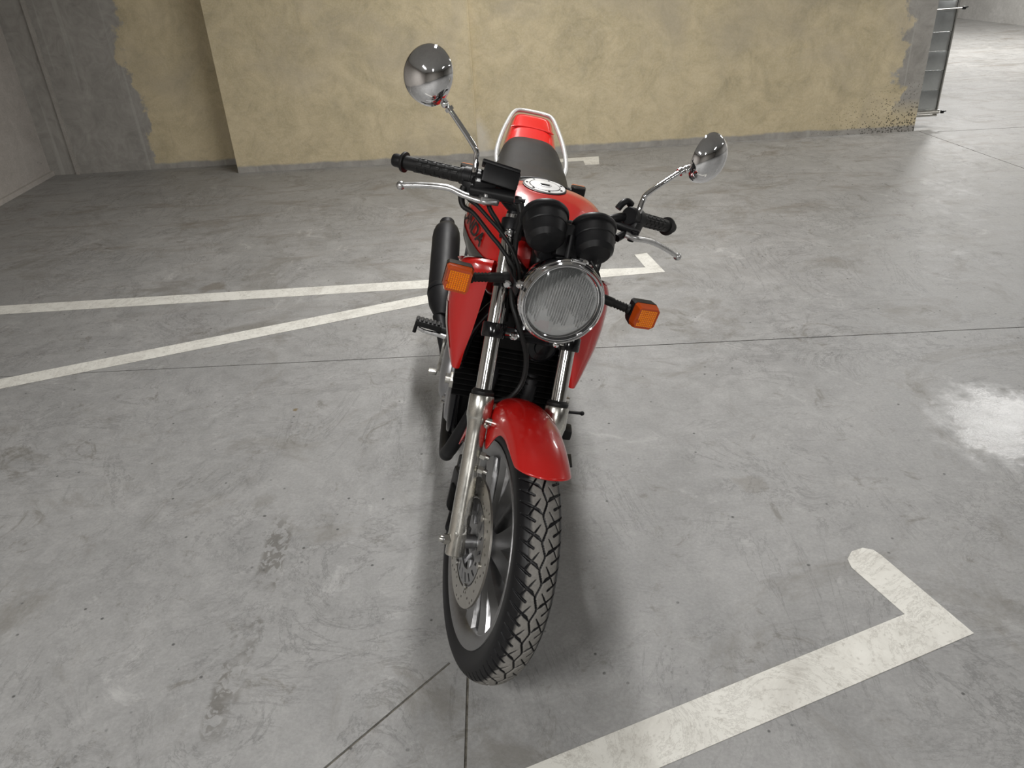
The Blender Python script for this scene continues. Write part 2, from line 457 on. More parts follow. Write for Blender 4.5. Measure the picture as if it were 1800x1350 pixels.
def headlight_glass(nm='headlight_glass', ior=1.6, add=.02, milk=.045):
    m = bpy.data.materials.new(nm); m.use_nodes = True
    nt = m.node_tree; nt.nodes.clear()
    out = N(nt, 'ShaderNodeOutputMaterial'); mx = N(nt, 'ShaderNodeMixShader')
    tr = N(nt, 'ShaderNodeBsdfTransparent'); tr.inputs[0].default_value = (.985, .99, .988, 1)
    gl = N(nt, 'ShaderNodeBsdfGlossy'); gl.inputs['Roughness'].default_value = .06
    fr = N(nt, 'ShaderNodeFresnel'); fr.inputs[0].default_value = ior
    tc = N(nt, 'ShaderNodeTexCoord'); wv = N(nt, 'ShaderNodeTexWave'); wv.bands_direction = 'Y'
    wv.inputs['Scale'].default_value = 30
    nt.links.new(tc.outputs['Object'], wv.inputs[0])
    bp = N(nt, 'ShaderNodeBump'); bp.inputs['Strength'].default_value = .06; bp.inputs['Distance'].default_value = .002
    nt.links.new(wv.outputs['Fac'], bp.inputs['Height'])
    nt.links.new(bp.outputs[0], gl.inputs['Normal']); nt.links.new(bp.outputs[0], fr.inputs['Normal'])
    ad = N(nt, 'ShaderNodeMath'); ad.operation = 'ADD'; ad.inputs[1].default_value = add
    nt.links.new(fr.outputs[0], ad.inputs[0])
    nt.links.new(ad.outputs[0], mx.inputs[0]); nt.links.new(tr.outputs[0], mx.inputs[1]); nt.links.new(gl.outputs[0], mx.inputs[2])
    df = N(nt, 'ShaderNodeBsdfDiffuse'); df.inputs[0].default_value = (.80, .82, .82, 1)
    m2 = N(nt, 'ShaderNodeMixShader'); m2.inputs[0].default_value = milk
    nt.links.new(mx.outputs[0], m2.inputs[1]); nt.links.new(df.outputs[0], m2.inputs[2])
    nt.links.new(m2.outputs[0], out.inputs[0])
    return m
M['headglass'] = headlight_glass()
M['fluteglass'] = headlight_glass('flute_glass', 1.5, .0, .05)

# ------------------------------------------------------------------ the setting
def wall_block(name, x0, x1, y0, y1, mat, z1=CEIL):
    return obj(name, MB().box(((x0 + x1) / 2, (y0 + y1) / 2, z1 / 2), (abs(x1 - x0), abs(y1 - y0), z1)), mat, kind='structure', smooth=False)

def strip(a, b, w, z0, z1):
    """long thin box from a to b on the floor"""
    a = Vector((a[0], a[1], 0)); b = Vector((b[0], b[1], 0)); d = b - a
    ang = math.atan2(d.y, d.x)
    mb = MB(); mb.box(((a.x + b.x) / 2, (a.y + b.y) / 2, (z0 + z1) / 2), (d.length, w, z1 - z0), Matrix.Rotation(ang, 4, 'Z'))
    return mb

floor = obj('floor', MB().box((3.2, 4.5, -.15), (14.4, 21.0, .30)), M['floor'], kind='structure', smooth=False)
JOINTS = [((-3.57, 2.965), (7.5, 2.72), .006), ((-.143, 1.262), (-.160, -4.0), .006), ((-.186, 1.306), (-2.6, -1.15), .006),
          ((3.26, 6.18), (3.62, 3.2), .006), ((3.38, 6.13), (9.2, 6.02), .008), ((5.05, 8.98), (9.0, 8.30), .006)]
cut = MB()
for a, b, w in JOINTS:
    s_ = strip(a, b, w, -.006, .02); cut.add(s_.v, s_.f)
boolean_cut(floor, cut)
floor['kind'] = 'structure'
for a, b, w in JOINTS:
    obj('joint', strip(a, b, w * .98, -.009, -.0035), M['joint'], floor, smooth=False, label='dark control joint sawn in the concrete floor')

def poly_paint(pts, label, lift=0.0):
    mb = MB(); mb.prism(pts, .0012, (0, 0, .0009 + lift), (1, 0, 0), (0, 1, 0))
    return obj('painted_line', mb, M['line'], floor, smooth=False, label=label)
# near L-shaped bay mark
poly_paint([(1.060, 1.300), (.962, 1.578), (.950, 1.601), (.925, 1.612), (.890, 1.600), (.868, 1.572), (.866, 1.540), (.928, 1.371), (-.017, 1.021), (-1.1, .622), (-1.06, .497), (.256, 1.004)],
           'broad white L-shaped bay mark nearest the camera')
# bay line beyond the motorcycle with its cap
poly_paint([(-3.55, 3.62), (-2.53, 3.602), (.48, 3.622), (.790, 3.645), (.748, 3.918), (.680, 3.903), (.705, 3.718), (.493, 3.730), (-.37, 3.722), (-2.547, 3.712), (-3.55, 3.73)],
           'far white bay line with a short square cap')
# slanting line
poly_paint([(-3.55, 2.20), (-2.072, 2.824), (-.327, 3.447), (.02, 3.585), (-.03, 3.66), (-.332, 3.550), (-2.118, 2.909), (-3.55, 2.31)],
           'slanting white bay line left of the motorcycle', .0005)
# small mark by the wall
poly_paint([(.15, 5.880), (.625, 5.885), (.625, 5.760), (.728, 5.760), (.752, 5.985), (.15, 5.975)],
           'small pale mark at the foot of the yellow wall')

# left wall, recess, main wall and its end
wall_block('wall_left', -3.87, -3.57, -6, 15, M['left_wall'])
wall_block('wall_back_recess', -3.57, -1.98, 6.40, 6.7, M['yellow_left'])
wall_block('wall_back', -2.00, -.165, 6.12, 6.7, M['yellow_mid'])
wall_block('wall_back_right', -.165, 3.225, 6.195, 6.7, M['yellow_right'])
wall_block('wall_left_ledge', -3.57, -3.545, -6, 6.40, M['left_wall'], .035)
obj('trim_1', MB().box((-.160, 6.165, CEIL / 2), (.012, .06, CEIL), bev=.003), M['yellow_mid'], kind='structure', smooth=False)
obj('trim_2', MB().box((-3.35, 6.392, CEIL / 2), (.03, .022, CEIL)), M['grey_wall'], kind='structure', smooth=False)
obj('ceiling', MB().box((3.2, 4.5, CEIL + .15), (14.4, 21.0, .30)), M['ceiling'], kind='structure', smooth=False)
wall_block('wall_front', -3.87, 10.2, -6.3, -6.0, M['grey_wall'])
# curved ramp wall on the right and the far end
curve = [(6.2, 14.8), (7.05, 13.6), (7.17, 13.08), (7.42, 11.82), (7.85, 10.2), (8.45, 8.0), (9.1, 5.0), (9.7, 1.0), (10.1, -6.3)]
mb = MB()
sm = []
for i in range(len(curve) - 1):
    for k in range(4):
        t = k / 4; sm.append((curve[i][0] * (1 - t) + curve[i + 1][0] * t, curve[i][1] * (1 - t) + curve[i + 1][1] * t))
sm.append(curve[-1])
mb.loft([[(x, y, -.02), (x + .3, y + .05, -.02), (x + .3, y + .05, CEIL), (x, y, CEIL)] for x, y in sm])
obj('wall_right', mb, M['far_wall'], kind='structure', smooth=True)
wall_block('wall_far', -3.87, 6.6, 14.6, 14.9, M['far_wall'])
wall_block('wall_back_return', 2.0, 2.3, 6.7, 14.6, M['far_wall'])

def thing(name, label, cat, loc=(0, 0, 0)):
    o = bpy.data.objects.new(name, None); o.empty_display_size = .1
    o.location = loc; o['label'] = label; o['category'] = cat
    col.objects.link(o)
    return o

# galvanised panel run at the wall's end
gp = thing('metal_panel', 'tall galvanised sheet metal panel fixed at the right end of the yellow wall', 'metal panel', (3.32, 6.30, .08))
GO = Vector((3.32, 6.30, .08))
def gobj(name, mb, mat, label=None):
    o = obj(name, mb, mat, gp, label=label); o.matrix_parent_inverse = Matrix.Translation(-GO); return o
zs = [.125, .275, .42, .555, .69, .90, 1.35, 1.8, 2.25, 2.7]
for i in range(len(zs) - 1):
    z0, z1 = zs[i], zs[i + 1]
    mbp = MB(); mbp.box((3.322, 6.315 + (.004 if i % 2 else 0), (z0 + z1) / 2), (.20, .03, z1 - z0 - .004), Matrix.Rotation(R(.9 if i % 2 else -1.6), 4, 'X'), bev=.003)
    gobj('sheet', mbp, M['galv'])
gobj('edge_frame', MB().box((3.428, 6.31, 1.40), (.008, .045, 2.62), bev=.002), M['steel'], 'dark edge frame')
gobj('bottom_rail', MB().box((3.335, 6.292, .118), (.215, .03, .032), bev=.004).box((3.33, 6.30, .09), (.20, .04, .012), bev=.002), M['steel'])
for z in (.118, .85):
    gobj('tie_rod', MB().tube([(3.22, 6.27, z - .004), (3.448, 6.27, z)], .0045, 10), M['steel'])
    gobj('latch', MB().box((3.458, 6.268, z), (.022, .022, .022), bev=.004).tube([(3.46, 6.262, z), (3.485, 6.262, z + .006)], .004, 8), M['black'])
gobj('hanger', MB().box((3.24, 6.34, .10), (.04, .05, .05)), M['galv'])

# luminaires under the ceiling (they carry the area lights above; the one left of the camera is added fill)
for i, (x, y, rz, p) in enumerate(LAMPS):
    o = thing('ceiling_lamp', 'white ceiling strip lamp ' + LAMP_PLACES[i], 'lamp', (x, y, CEIL - .06))
    b_ = obj('lamp_body', MB().box((0, 0, .015), (2.4 if i == 0 else 1.32, .18, .09), bev=.006), M['white_paint'], o)
    o.rotation_euler = (0, 0, rz)

# ------------------------------------------------------------------ the motorcycle
POSE = Matrix.Translation((-.142954, 1.386793, 0.0)) @ Matrix.Rotation(-PI / 2 - 0.0379267, 4, 'Z') @ Matrix.Rotation(-0.2430427, 4, 'X')
bike = thing('motorcycle', 'red naked motorcycle with round chrome headlight leaning on its side stand', 'motorcycle')
bike.matrix_world = Matrix.Translation((0, 0, -.0015)) @ POSE

def part(name, mb, mat, parent=None, steer=False, **kw):
    return obj(name, mb, M[mat] if isinstance(mat, str) else mat, parent or bike, steer, **kw)

AXLE = Vector((0, 0, .304))
def fk(t, y, off=0.0):
    """point on a fork leg, t metres up from the axle"""
    p = AXLE + AX * t + Vector((math.cos(RAKE), 0, math.sin(RAKE))) * off
    return Vector((p.x, y, p.z))
def wp(r, th, y, c=AXLE):
    return (c.x + r * math.cos(th), y, c.z + r * math.sin(th))

# ---- tyre with a real tread
def tyre_mesh(name, Rt, hw, rb, c, na, nl, parent, steer, grooves=True, periods=36):
    # half profile (lateral, radius) from crown to bead
    prof = [(0, Rt), (.010, Rt - .0009), (.020, Rt - .0035), (.030, Rt - .0085), (.039, Rt - .0165), (.0455, Rt - .0265),
            (.0478, Rt - .036), (.0475, Rt - .046), (.0455, Rt - .056), (.0425, Rt - .064), (.040, rb)]
    k = hw / .0478
    prof = np.array([(a * k, b) for a, b in prof])
    full = np.concatenate([prof[::-1] * [-1, 1], prof[1:]])
    seg = np.r_[0, np.cumsum(np.hypot(*np.diff(full, axis=0).T))]
    # smooth resample
    s_ = np.linspace(0, seg[-1], nl)
    yy = np.interp(s_, seg, full[:, 0]); rr = np.interp(s_, seg, full[:, 1])
    for _ in range(6):
        yy[1:-1] = (yy[:-2] + 2 * yy[1:-1] + yy[2:]) / 4; rr[1:-1] = (rr[:-2] + 2 * rr[1:-1] + rr[2:]) / 4
    lat = s_ - seg[-1] / 2                                  # arc length from the crown
    th = np.linspace(0, 2 * PI, na, endpoint=False)
    TH, LA = np.meshgrid(th, lat, indexing='ij')
    depth = np.zeros_like(TH)
    Pm = 2 * PI * Rt / periods
    if grooves:
        ph = (TH - R(43.5)) * Rt / Pm                       # phase 0 = kink towards -y
        f = ph - np.floor(ph)
        def tri(f):                                         # zigzag with flats
            a = np.abs(((f + .5) % 1) - .5) * 2             # 0 at kink L, 1 at kink R
            return np.clip((a - .12) / .76, 0, 1)
        zc = -.0035 + .007 * tri(f)
        depth = np.maximum(depth, np.clip((.0025 - np.abs(LA - zc)) / .0009, 0, 1))
        def seg_d(a0, l0, w0, a1, l1, w1, side, phase):
            """groove from (along a0, lateral l0) to (a1,l1); widths taper w0 -> w1"""
            out = np.zeros_like(TH)
            A = (f - phase); A = (A - np.floor(A)) * Pm
            Ls = LA * side
            for sh in (-Pm, 0, Pm):
                pa = A + sh - a0; pl = Ls - l0
                da, dl = a1 - a0, l1 - l0
                t = np.clip((pa * da + pl * dl) / (da * da + dl * dl), 0, 1)
                d = np.hypot(pa - t * da, pl - t * dl)
                w = (w0 + (w1 - w0) * t) * 1.3
                out = np.maximum(out, np.clip((w - d) / .0007, 0, 1))
            return out
        for side, phase in ((-1, 0.0), (1, .5)):
            G = [(.000, .004, .0004, .010, .013, .0030), (.010, .013, .0030, .028, .042, .0016), (.028, .042, .0016, .034, .052, .0009),
                 (Pm - .0115, .021, .0024, Pm - .0035, .034, .0019), (Pm - .0035, .034, .0019, Pm + .007, .052, .0009),
                 (.035, .0090, .0008, .024, .0165, .0016), (.024, .0165, .0016, -.001, .033, .0013)]
            for g in G:
                depth = np.maximum(depth, seg_d(*g, side, phase))
    rad = rr[None, :] - depth * .0042 * (np.abs(LA) < .056)
    V = np.stack([c.x + rad * np.cos(TH), np.broadcast_to(c.y + yy[None, :], TH.shape), c.z + rad * np.sin(TH)], -1)
    me = bpy.data.meshes.new(name)
    nv = na * nl
    i = np.arange(na)[:, None]; j = np.arange(nl - 1)[None, :]
    a = i * nl + j; b = ((i + 1) % na) * nl + j
    F = np.stack([a, a + 1, b + 1, b], -1).reshape(-1)
    nf = len(F) // 4
    me.vertices.add(nv); me.vertices.foreach_set('co', V.reshape(-1))
    me.loops.add(nf * 4); me.loops.foreach_set('vertex_index', F.astype(np.int32))
    me.polygons.add(nf); me.polygons.foreach_set('loop_start', np.arange(0, nf * 4, 4, dtype=np.int32))
    me.update(calc_edges=True)
    wear = (1 - depth) * np.clip((np.where(LA < 0, .037, .046) - np.abs(LA)) / .014, 0, 1)
    at = me.attributes.new('wear', 'FLOAT', 'POINT'); at.data.foreach_set('value', wear.reshape(-1).astype(np.float32))
    me.shade_smooth()
    if steer: me.transform(STEER)
    me.update()
    o = bpy.data.objects.new(name, me); col.objects.link(o); o.parent = parent
    return o
mt = base_mat('tyre_rubber', (.012, .012, .012), .5, spec=.3)
t = NT(mt); at = N(t.nt, 'ShaderNodeAttribute'); at.attribute_name = 'wear'
nn = t.noise(28, 6, .7, t.co(), .6); n3 = t.noise(200, 3, .7, t.co())
edge = t.math('MULTIPLY', t.math('ADD', at.outputs['Fac'], t.math('MULTIPLY', t.math('SUBTRACT', nn, .5), 1.2)), at.outputs['Fac'], True)
tread = t.mix(.4, t.ramp(nn, [(.3, (.15, .145, .135)), (.7, (.22, .21, .195))]), t.ramp(n3, [(.3, (.12, .115, .105)), (.7, (.24, .23, .21))]))
t.colour(t.mix(t.ramp(edge, [(.15, 0), (.75, 1)]), (.006, .006, .007), tread))
t.rough(t.ramp(edge, [(.1, .42), (.7, .8)]))
M['tyre'] = mt

# ---- front wheel
def rim_profile(hw, rr):
    # (lateral, radius): a dropped-centre rim, closed loop
    return [(-hw, rr), (-hw - .001, rr + .006), (-hw + .004, rr + .008), (-hw + .006, rr - .004), (-hw + .014, rr - .016), (-.008, rr - .026),
            (.008, rr - .026), (hw - .014, rr - .016), (hw - .006, rr - .004), (hw - .004, rr + .008), (hw + .001, rr + .006), (hw, rr),
            (hw - .004, rr - .012), (hw - .012, rr - .024), (.012, rr - .034), (-.012, rr - .034), (-hw + .012, rr - .024), (-hw + .004, rr - .012)]
def ring(prof, c, n=128):
    rg = [[(c.x + r * math.cos(2 * PI * k / n), c.y + y, c.z + r * math.sin(2 * PI * k / n)) for y, r in prof] for k in range(n)]
    return MB().grid(rg, closeu=True, closev=True)
fw = part('front_wheel', ring(rim_profile(.042, .228), AXLE), 'cast', steer=True)
ty = tyre_mesh('tyre', .3035, .0478, .2325, AXLE, 1500, 130, fw, True); ty.data.materials.append(M['tyre'])
part('hub', MB().lathe([(.018, -.050), (.028, -.050), (.030, -.046), (.030, -.040), (.052, -.036), (.058, -.030), (.050, -.016), (.044, 0), (.050, .016), (.058, .030), (.050, .040), (.018, .046)], AXLE, (0, 1, 0), 40), 'cast', fw, True)
for k in range(6):
    a = R(35 + 60 * k)
    for s_ in (-1, 1):
        sp = MB()
        rings = []
        for q in range(10):
            u = q / 9
            r = .044 + u * (.206 - .044)
            ang = a + s_ * R(6 + 9.0 * u ** .8)
            w = .0175 + .013 * u ** .8 + .012 * max(0, u - .7)
            hy = .024 - .004 * u + .012 * max(0, u - .75)
            ctr = Vector(wp(r, ang, 0)); tt = Vector((-math.sin(ang), 0, math.cos(ang)))
            pts = [(-1, .62), (-.82, 1), (.82, 1), (1, .62), (1, -.62), (.82, -1), (-.82, -1), (-1, -.62)]
            rings.append([tuple(ctr + tt * w * x + Vector((0, hy * y, 0))) for x, y in pts])
        sp.loft(rings)
        part('spoke', sp, 'cast', fw, True, sharp=30)
    web = MB()
    pts = []
    for u in np.linspace(0, 1, 6): pts.append((.05 + u * .15, a - R(4 + 10.5 * u)))
    for u in np.linspace(1, 0, 6): pts.append((.05 + u * .15, a + R(4 + 10.5 * u)))
    web.prism([(r * math.cos(g), r * math.sin(g)) for r, g in pts], .018, AXLE, (1, 0, 0), (0, 0, 1))
    part('web', web, 'cast_dark', fw, True)

# brake disc with drilled holes, inner carrier and bolts
def annulus(r0, r1, y0, y1, c, n=96):
    rg = [[wp(r1, 2 * PI * k / n, y1, c), wp(r1, 2 * PI * k / n, y0, c), wp(r0, 2 * PI * k / n, y0, c), wp(r0, 2 * PI * k / n, y1, c)] for k in range(n)]
    return MB().grid(rg, closeu=True, closev=True)
YD = -.058
disc = part('brake_disc', annulus(.103, .147, YD - .0025, YD + .0025, AXLE), 'disc', fw, False, sharp=30)
holes = MB()
for k in range(48):
    g = 2 * PI * k / 48
    r = (.112, .125, .138)[k % 3] if (k // 3) % 2 == 0 else (.138, .125, .112)[k % 3]
    holes.lathe([(.0033, -.01), (.0033, .01)], Vector(wp(r, g, YD)), (0, 1, 0), 8)
boolean_cut(disc, holes)
disc.data.transform(STEER); disc.data.shade_smooth(); disc.data.set_sharp_from_angle(angle=R(30))
carrier = part('disc_carrier', annulus(.062, .098, YD - .002, YD + .002, AXLE), 'cast', fw, False)
slots = MB()
for k in range(18):
    g = 2 * PI * k / 18
    slots.prism([(.071 * math.cos(g - .05), .071 * math.sin(g - .05)), (.091 * math.cos(g + .10), .091 * math.sin(g + .10)), (.091 * math.cos(g + .19), .091 * math.sin(g + .19)), (.071 * math.cos(g + .08), .071 * math.sin(g + .08))], .02, (AXLE.x, YD, AXLE.z), (1, 0, 0), (0, 0, 1))
boolean_cut(carrier, slots)
carrier.data.transform(STEER); carrier.data.shade_smooth(); carrier.data.set_sharp_from_angle(angle=R(30))
for k in range(6):
    g = R(12 + 60 * k)
    part('disc_button', MB().lathe([(.0075, -.006), (.0075, -.003), (.004, -.003), (.004, .004)], Vector(wp(.100, g, YD)), (0, 1, 0), 14), 'steel', fw, True)
    part('carrier_arm', MB().prism([(-.010, .040), (.010, .040), (.007, .068), (-.007, .068)], .008, (AXLE.x, YD + .004, AXLE.z), (-math.sin(g), 0, math.cos(g)), (math.cos(g), 0, math.sin(g)), bev=.001), 'cast', fw, True)
part('axle', MB().lathe([(.009, -.125), (.009, .112)], AXLE, (0, 1, 0), 16).lathe([(.0165, -.088), (.0165, -.050), (.021, -.050), (.021, -.044)], AXLE, (0, 1, 0), 20)
     .lathe([(.0165, .046), (.0165, .085)], AXLE, (0, 1, 0), 20), 'cast', fw, True)
part('axle_nut', MB().lathe([(.0125, -.122), (.0125, -.112), (.015, -.112), (.015, -.109)], AXLE, (0, 1, 0), 6).lathe([(.0062, -.132), (.0075, -.130), (.0075, -.12)], AXLE, (0, 1, 0), 14), 'steel', fw, True)

# ---- fork
for s_ in (-1, 1):
    y = .0905 * s_
    leg = part('fork_leg', MB().lathe([(.0205, -.034), (.0222, -.032), (.0222, .10), (.0215, .13), (.0215, .245), (.0225, .262), (.0260, .278), (.0270, .281), (.0282, .283), (.0282, .329), (.0270, .332)], fk(0, y), AX, 40), 'alu', None, True,
               label='brushed aluminium lower fork leg')
    part('dust_seal', MB().lathe([(.0235, .331), (.0255, .335), (.0255, .340), (.0205, .346), (.018, .346)], fk(0, y), AX, 32), 'rubber', leg, True)
    bx = fk(.277, y - s_ * .018, .016)
    part('fender_boss', MB().lathe([(.0095, -.016), (.0095, .016)], bx, (.35, -s_, 0), 16), 'alu', leg, True)
    part('bolt', MB().lathe([(.0062, .0), (.0066, .004), (.005, .009), (.002, .0105)], Vector(bx) + Vector((.35, -s_ * -1, 0)).normalized() * .0 + Vector((.016, s_ * .006, 0)), (1, 0, .1), 12), 'steel', leg, True)
    # axle clamp lug at the foot
    part('axle_lug', MB().prism([(-.034, -.028), (.018, -.032), (.022, .02), (.0, .085), (-.022, .07)], .026, fk(.0, y), (math.cos(RAKE), 0, math.sin(RAKE)), AX, bev=.004), 'alu', leg, True)
    tb = part('fork_tube', MB().lathe([(.0178, .33), (.0178, .735), (.016, .737)], fk(0, y), AX, 40), 'fork_chrome', None, True, label='chromed upper fork tube')
    part('fork_cap', MB().lathe([(.0165, .735), (.0165, .742), (.011, .743), (.011, .750), (.009, .752)], fk(0, y), AX, 24), 'black', tb, True)
    # lower clamp ring with pinch bolt, upper clamp ring with chrome bolt
    lc = part('lower_clamp', MB().lathe([(.0255, .462), (.027, .465), (.027, .492), (.0255, .495)], fk(0, y), AX, 32), 'black_gloss', None, True)
    c0 = fk(.478, y)
    part('bolt', MB().tube([(c0.x + .02, y - s_ * .02, c0.z + .008), (c0.x + .020, y - s_ * .040, c0.z + .008)], .005, 8)
         .lathe([(.004, 0), (.0085, .001), (.0095, .006), (.007, .012), (.003, .014)], (c0.x + .022, y - s_ * .038, c0.z + .006), (.8, -s_ * .3, .2), 16), 'chrome', lc, True)
    uc = part('upper_clamp', MB().lathe([(.0235, .682), (.025, .685), (.025, .724), (.0235, .727)], fk(0, y), AX, 32), 'black', None, True)
    c1 = fk(.706, y)
    part('bolt', MB().lathe([(.006, 0), (.0105, .001), (.011, .006), (.008, .012), (.003, .0135)], (c1.x + .025, y - .010, c1.z - .002), (.95, -.15, .2), 16), 'chrome', uc, True)
part('lower_yoke', MB().prism([(-.075, -.030), (-.03, -.045), (.03, -.045), (.075, -.030), (.080, .02), (.03, .035), (-.03, .035), (-.080, .02)], .026, fk(.478, 0, -.02), (0, 1, 0), (math.cos(RAKE), 0, math.sin(RAKE)), bev=.004), 'black_gloss', None, True)
part('upper_yoke', MB().prism([(-.085, -.030), (-.03, -.050), (.03, -.050), (.085, -.030), (.085, .02), (.03, .03), (-.03, .03), (-.085, .02)], .022, fk(.705, 0, -.02), (0, 1, 0), (math.cos(RAKE), 0, math.sin(RAKE)), bev=.004), 'black', None, True)
part('steering_stem', MB().lathe([(.022, .47), (.022, .69)], fk(0, 0, -.037), AX, 20), 'black', None, True)

# fender stay bolts on the right-hand leg, calliper and bracket
cb = part('brake_caliper', MB().box((-.100, -.090, .368), (.058, .034, .105), Matrix.Rotation(-.25, 4, 'Y'), bev=.012, seg=3)
          .box((-.128, -.086, .405), (.03, .030, .07), Matrix.Rotation(-.25, 4, 'Y'), bev=.008), 'black', None, True)
part('bleed_nipple', MB().lathe([(.007, 0), (.007, .008), (.004, .008), (.004, .018), (.006, .018), (.006, .024)], (-.09, -.100, .425), (.1, -.3, 1), 12), 'black', cb, True)
part('caliper_slider', MB().lathe([(.009, -.02), (.009, .035), (.007, .04)], (-.075, -.094, .305), (1, -.3, -.1), 14), 'black', cb, True)
part('caliper_pad_cover', MB().box((-.082, -.106, .36), (.03, .012, .06), Matrix.Rotation(-.25, 4, 'Y'), bev=.004), 'black_matt', cb, True)
part('caliper_bracket', MB().prism([(-.03, -.05), (.005, -.06), (.012, .07), (-.01, .085), (-.035, .04)], .008, fk(.16, -.072, -.02), (math.cos(RAKE), 0, math.sin(RAKE)), AX, bev=.002), 'cast', None, True)
for tt in (.168, .200):
    q = fk(tt, -.070, .026)
    part('bracket_bolt', MB().lathe([(.009, -.008), (.009, .004)], q, (.5, .9, 0), 6).lathe([(.0055, .004), (.0055, .013)], q, (.5, .9, 0), 12), 'steel', None, True)

# ---- front fender
def fender(n=110, m=45):
    rows = []
    for th in np.linspace(0, 1, n):
        row = []
        for u in np.linspace(-1, 1, m):
            au = abs(u)
            # front and rear ends are rounded in plan: the ends reach farther at the crown
            t0 = R(64.5) + R(20) * au ** 2.0; t1 = R(172) - R(10) * au ** 3
            a = t0 + (t1 - t0) * th
            deg = math.degrees(a)
            q = min(1, au / .62)
            w = .060
            y = w * math.sin(q * PI / 2) * (1 if u > 0 else -1)
            r = .337 - .036 * (1 - math.cos(q * PI / 2))
            sk = .010 + .060 * math.exp(-((deg - 112) / 11.0) ** 2) + .018 * math.exp(-((deg - 125) / 30.0) ** 2)
            r -= max(0, au - .62) / .38 * sk
            y += (.003 + .0055 * math.exp(-((deg - 110) / 13.0) ** 2)) * (1 if u > 0 else -1) * min(1, max(0, au - .55) / .25)
            row.append(wp(r, a, y))
        rows.append(row)
    return np.array(rows)
F = fender()
mb = MB(); mb.grid(F)
fo = part('front_fender', mb, 'red', None, True, sharp=60, label='glossy red front fender')
sl = fo.modifiers.new('s', 'SOLIDIFY'); sl.thickness = .003; sl.offset = -1
bake(fo)
# ---- headlight
TL = R(3.4)
HN = Vector((math.cos(TL), 0, math.sin(TL)))
HC = Vector((-.107, 0, .870))
hd = part('headlight', MB().lathe([(.083, -.012), (.0835, -.03), (.081, -.06), (.070, -.092), (.050, -.115), (.022, -.128), (.002, -.131)][::-1], HC, HN, 72), 'chrome', None, True, label='chrome headlight shell')
part('rim_ring', MB().lathe([(.0835, -.030), (.0905, -.026), (.0928, -.020), (.0928, -.012), (.0915, -.008), (.0905, -.009), (.0895, -.003), (.0885, .0015), (.0865, .0025), (.0850, .0012), (.0845, -.002), (.0838, -.002), (.0828, .0008), (.0815, .0008), (.0805, -.002), (.079, -.007), (.0775, -.008), (.0765, -.011), (.0765, -.014)], HC, HN, 96, caps=False), 'chrome', hd, True, recalc=True)
ln = MB(); prof = [(.0775, -.009)]
for q in range(1, 13):
    r = .0775 * (1 - q / 12.0)
    prof.append((max(r, .0004), -.009 + .017 * (1 - (r / .0775) ** 2)))
ln.lathe(prof, HC, HN, 96)
# fluted inner face of the glass: real ridges in front of the reflector
part('lens', ln, 'headglass', hd, True, label='clear fluted headlight glass')
rf = MB(); prof = []
for q in range(15):
    r = .012 + (.0765 - .012) * q / 14
    prof.append((r, -.066 + .054 * (r / .0765) ** 2))
rf.lathe(prof, HC, HN, 96, caps=False)
part('reflector', rf, 'reflector', hd, True, recalc=False)
part('bulb', MB().lathe([(.013, -.068), (.013, -.058), (.0065, -.054), (.0065, -.036), (.004, -.030), (.001, -.028)], HC, HN, 20), 'bulb', hd, True)
part('bulb_shield', MB().lathe([(.0085, -.036), (.0095, -.026), (.008, -.020), (.001, -.018)], HC + Vector((0, 0, .0)), HN, 16), 'cast', hd, True)
flt = MB()
for q in range(-13, 14):
    y = q * .0056 + .0001
    hh = math.sqrt(max(0, .0725 ** 2 - y * y)) * .97
    if hh < .02: continue
    z0 = -hh * (.62 if abs(q) < 4 else .30 if abs(q) < 8 else .85) + .004 * math.sin(q * 1.9)
    def zz(v):
        rr_ = math.hypot(v, y); return -.0105 + .0155 * (1 - (rr_ / .0775) ** 2)
    up = Vector((-math.sin(TL), 0, math.cos(TL)))
    pth = [tuple(HC + up * v + Vector((0, y, 0)) + HN * (zz(v) - .0002)) for v in np.linspace(z0, hh, 8)]
    flt.tube(pth, .0013, 6)
part('lens_flute', flt, 'fluteglass', hd, True, kind='stuff')
for s_ in (-1, 1):
    part('adjuster', MB().lathe([(.010, -.01), (.010, .012), (.006, .016)], HC + Vector((-.035, s_ * .082, .010)), (0, s_, 0), 14), 'chrome', hd, True)
part('rim_screw', MB().lathe([(.005, 0), (.005, .006), (.003, .008)], HC + Vector((-.016, .018, .090)), (.3, 0, 1), 10).box(tuple(HC + Vector((-.018, .006, .091))), (.016, .03, .006), bev=.001), 'chrome', hd, True)
for s_ in (-1, 1):
    br = MB()
    br.prism([(-.085, -.012), (-.03, -.010), (.045, -.009), (.045, .010), (-.03, .010), (-.085, .012)], .005, HC + Vector((-.075, s_ * .094, -.005)), (1, 0, 0), (0, 0, 1), bev=.0015)
    br.lathe([(.0195, -.010), (.0195, .010)], fk(.585, .0905 * s_), AX, 24)
    part('headlight_bracket', br, 'black', None, True)
part('horn', MB().lathe([(.012, -.03), (.038, -.02), (.040, -.006), (.036, 0), (.034, -.004), (.020, -.004), (.018, 0), (.002, .001)], (-.245, .045, .695), (1, .1, .15), 40), 'black_gloss', None, True)

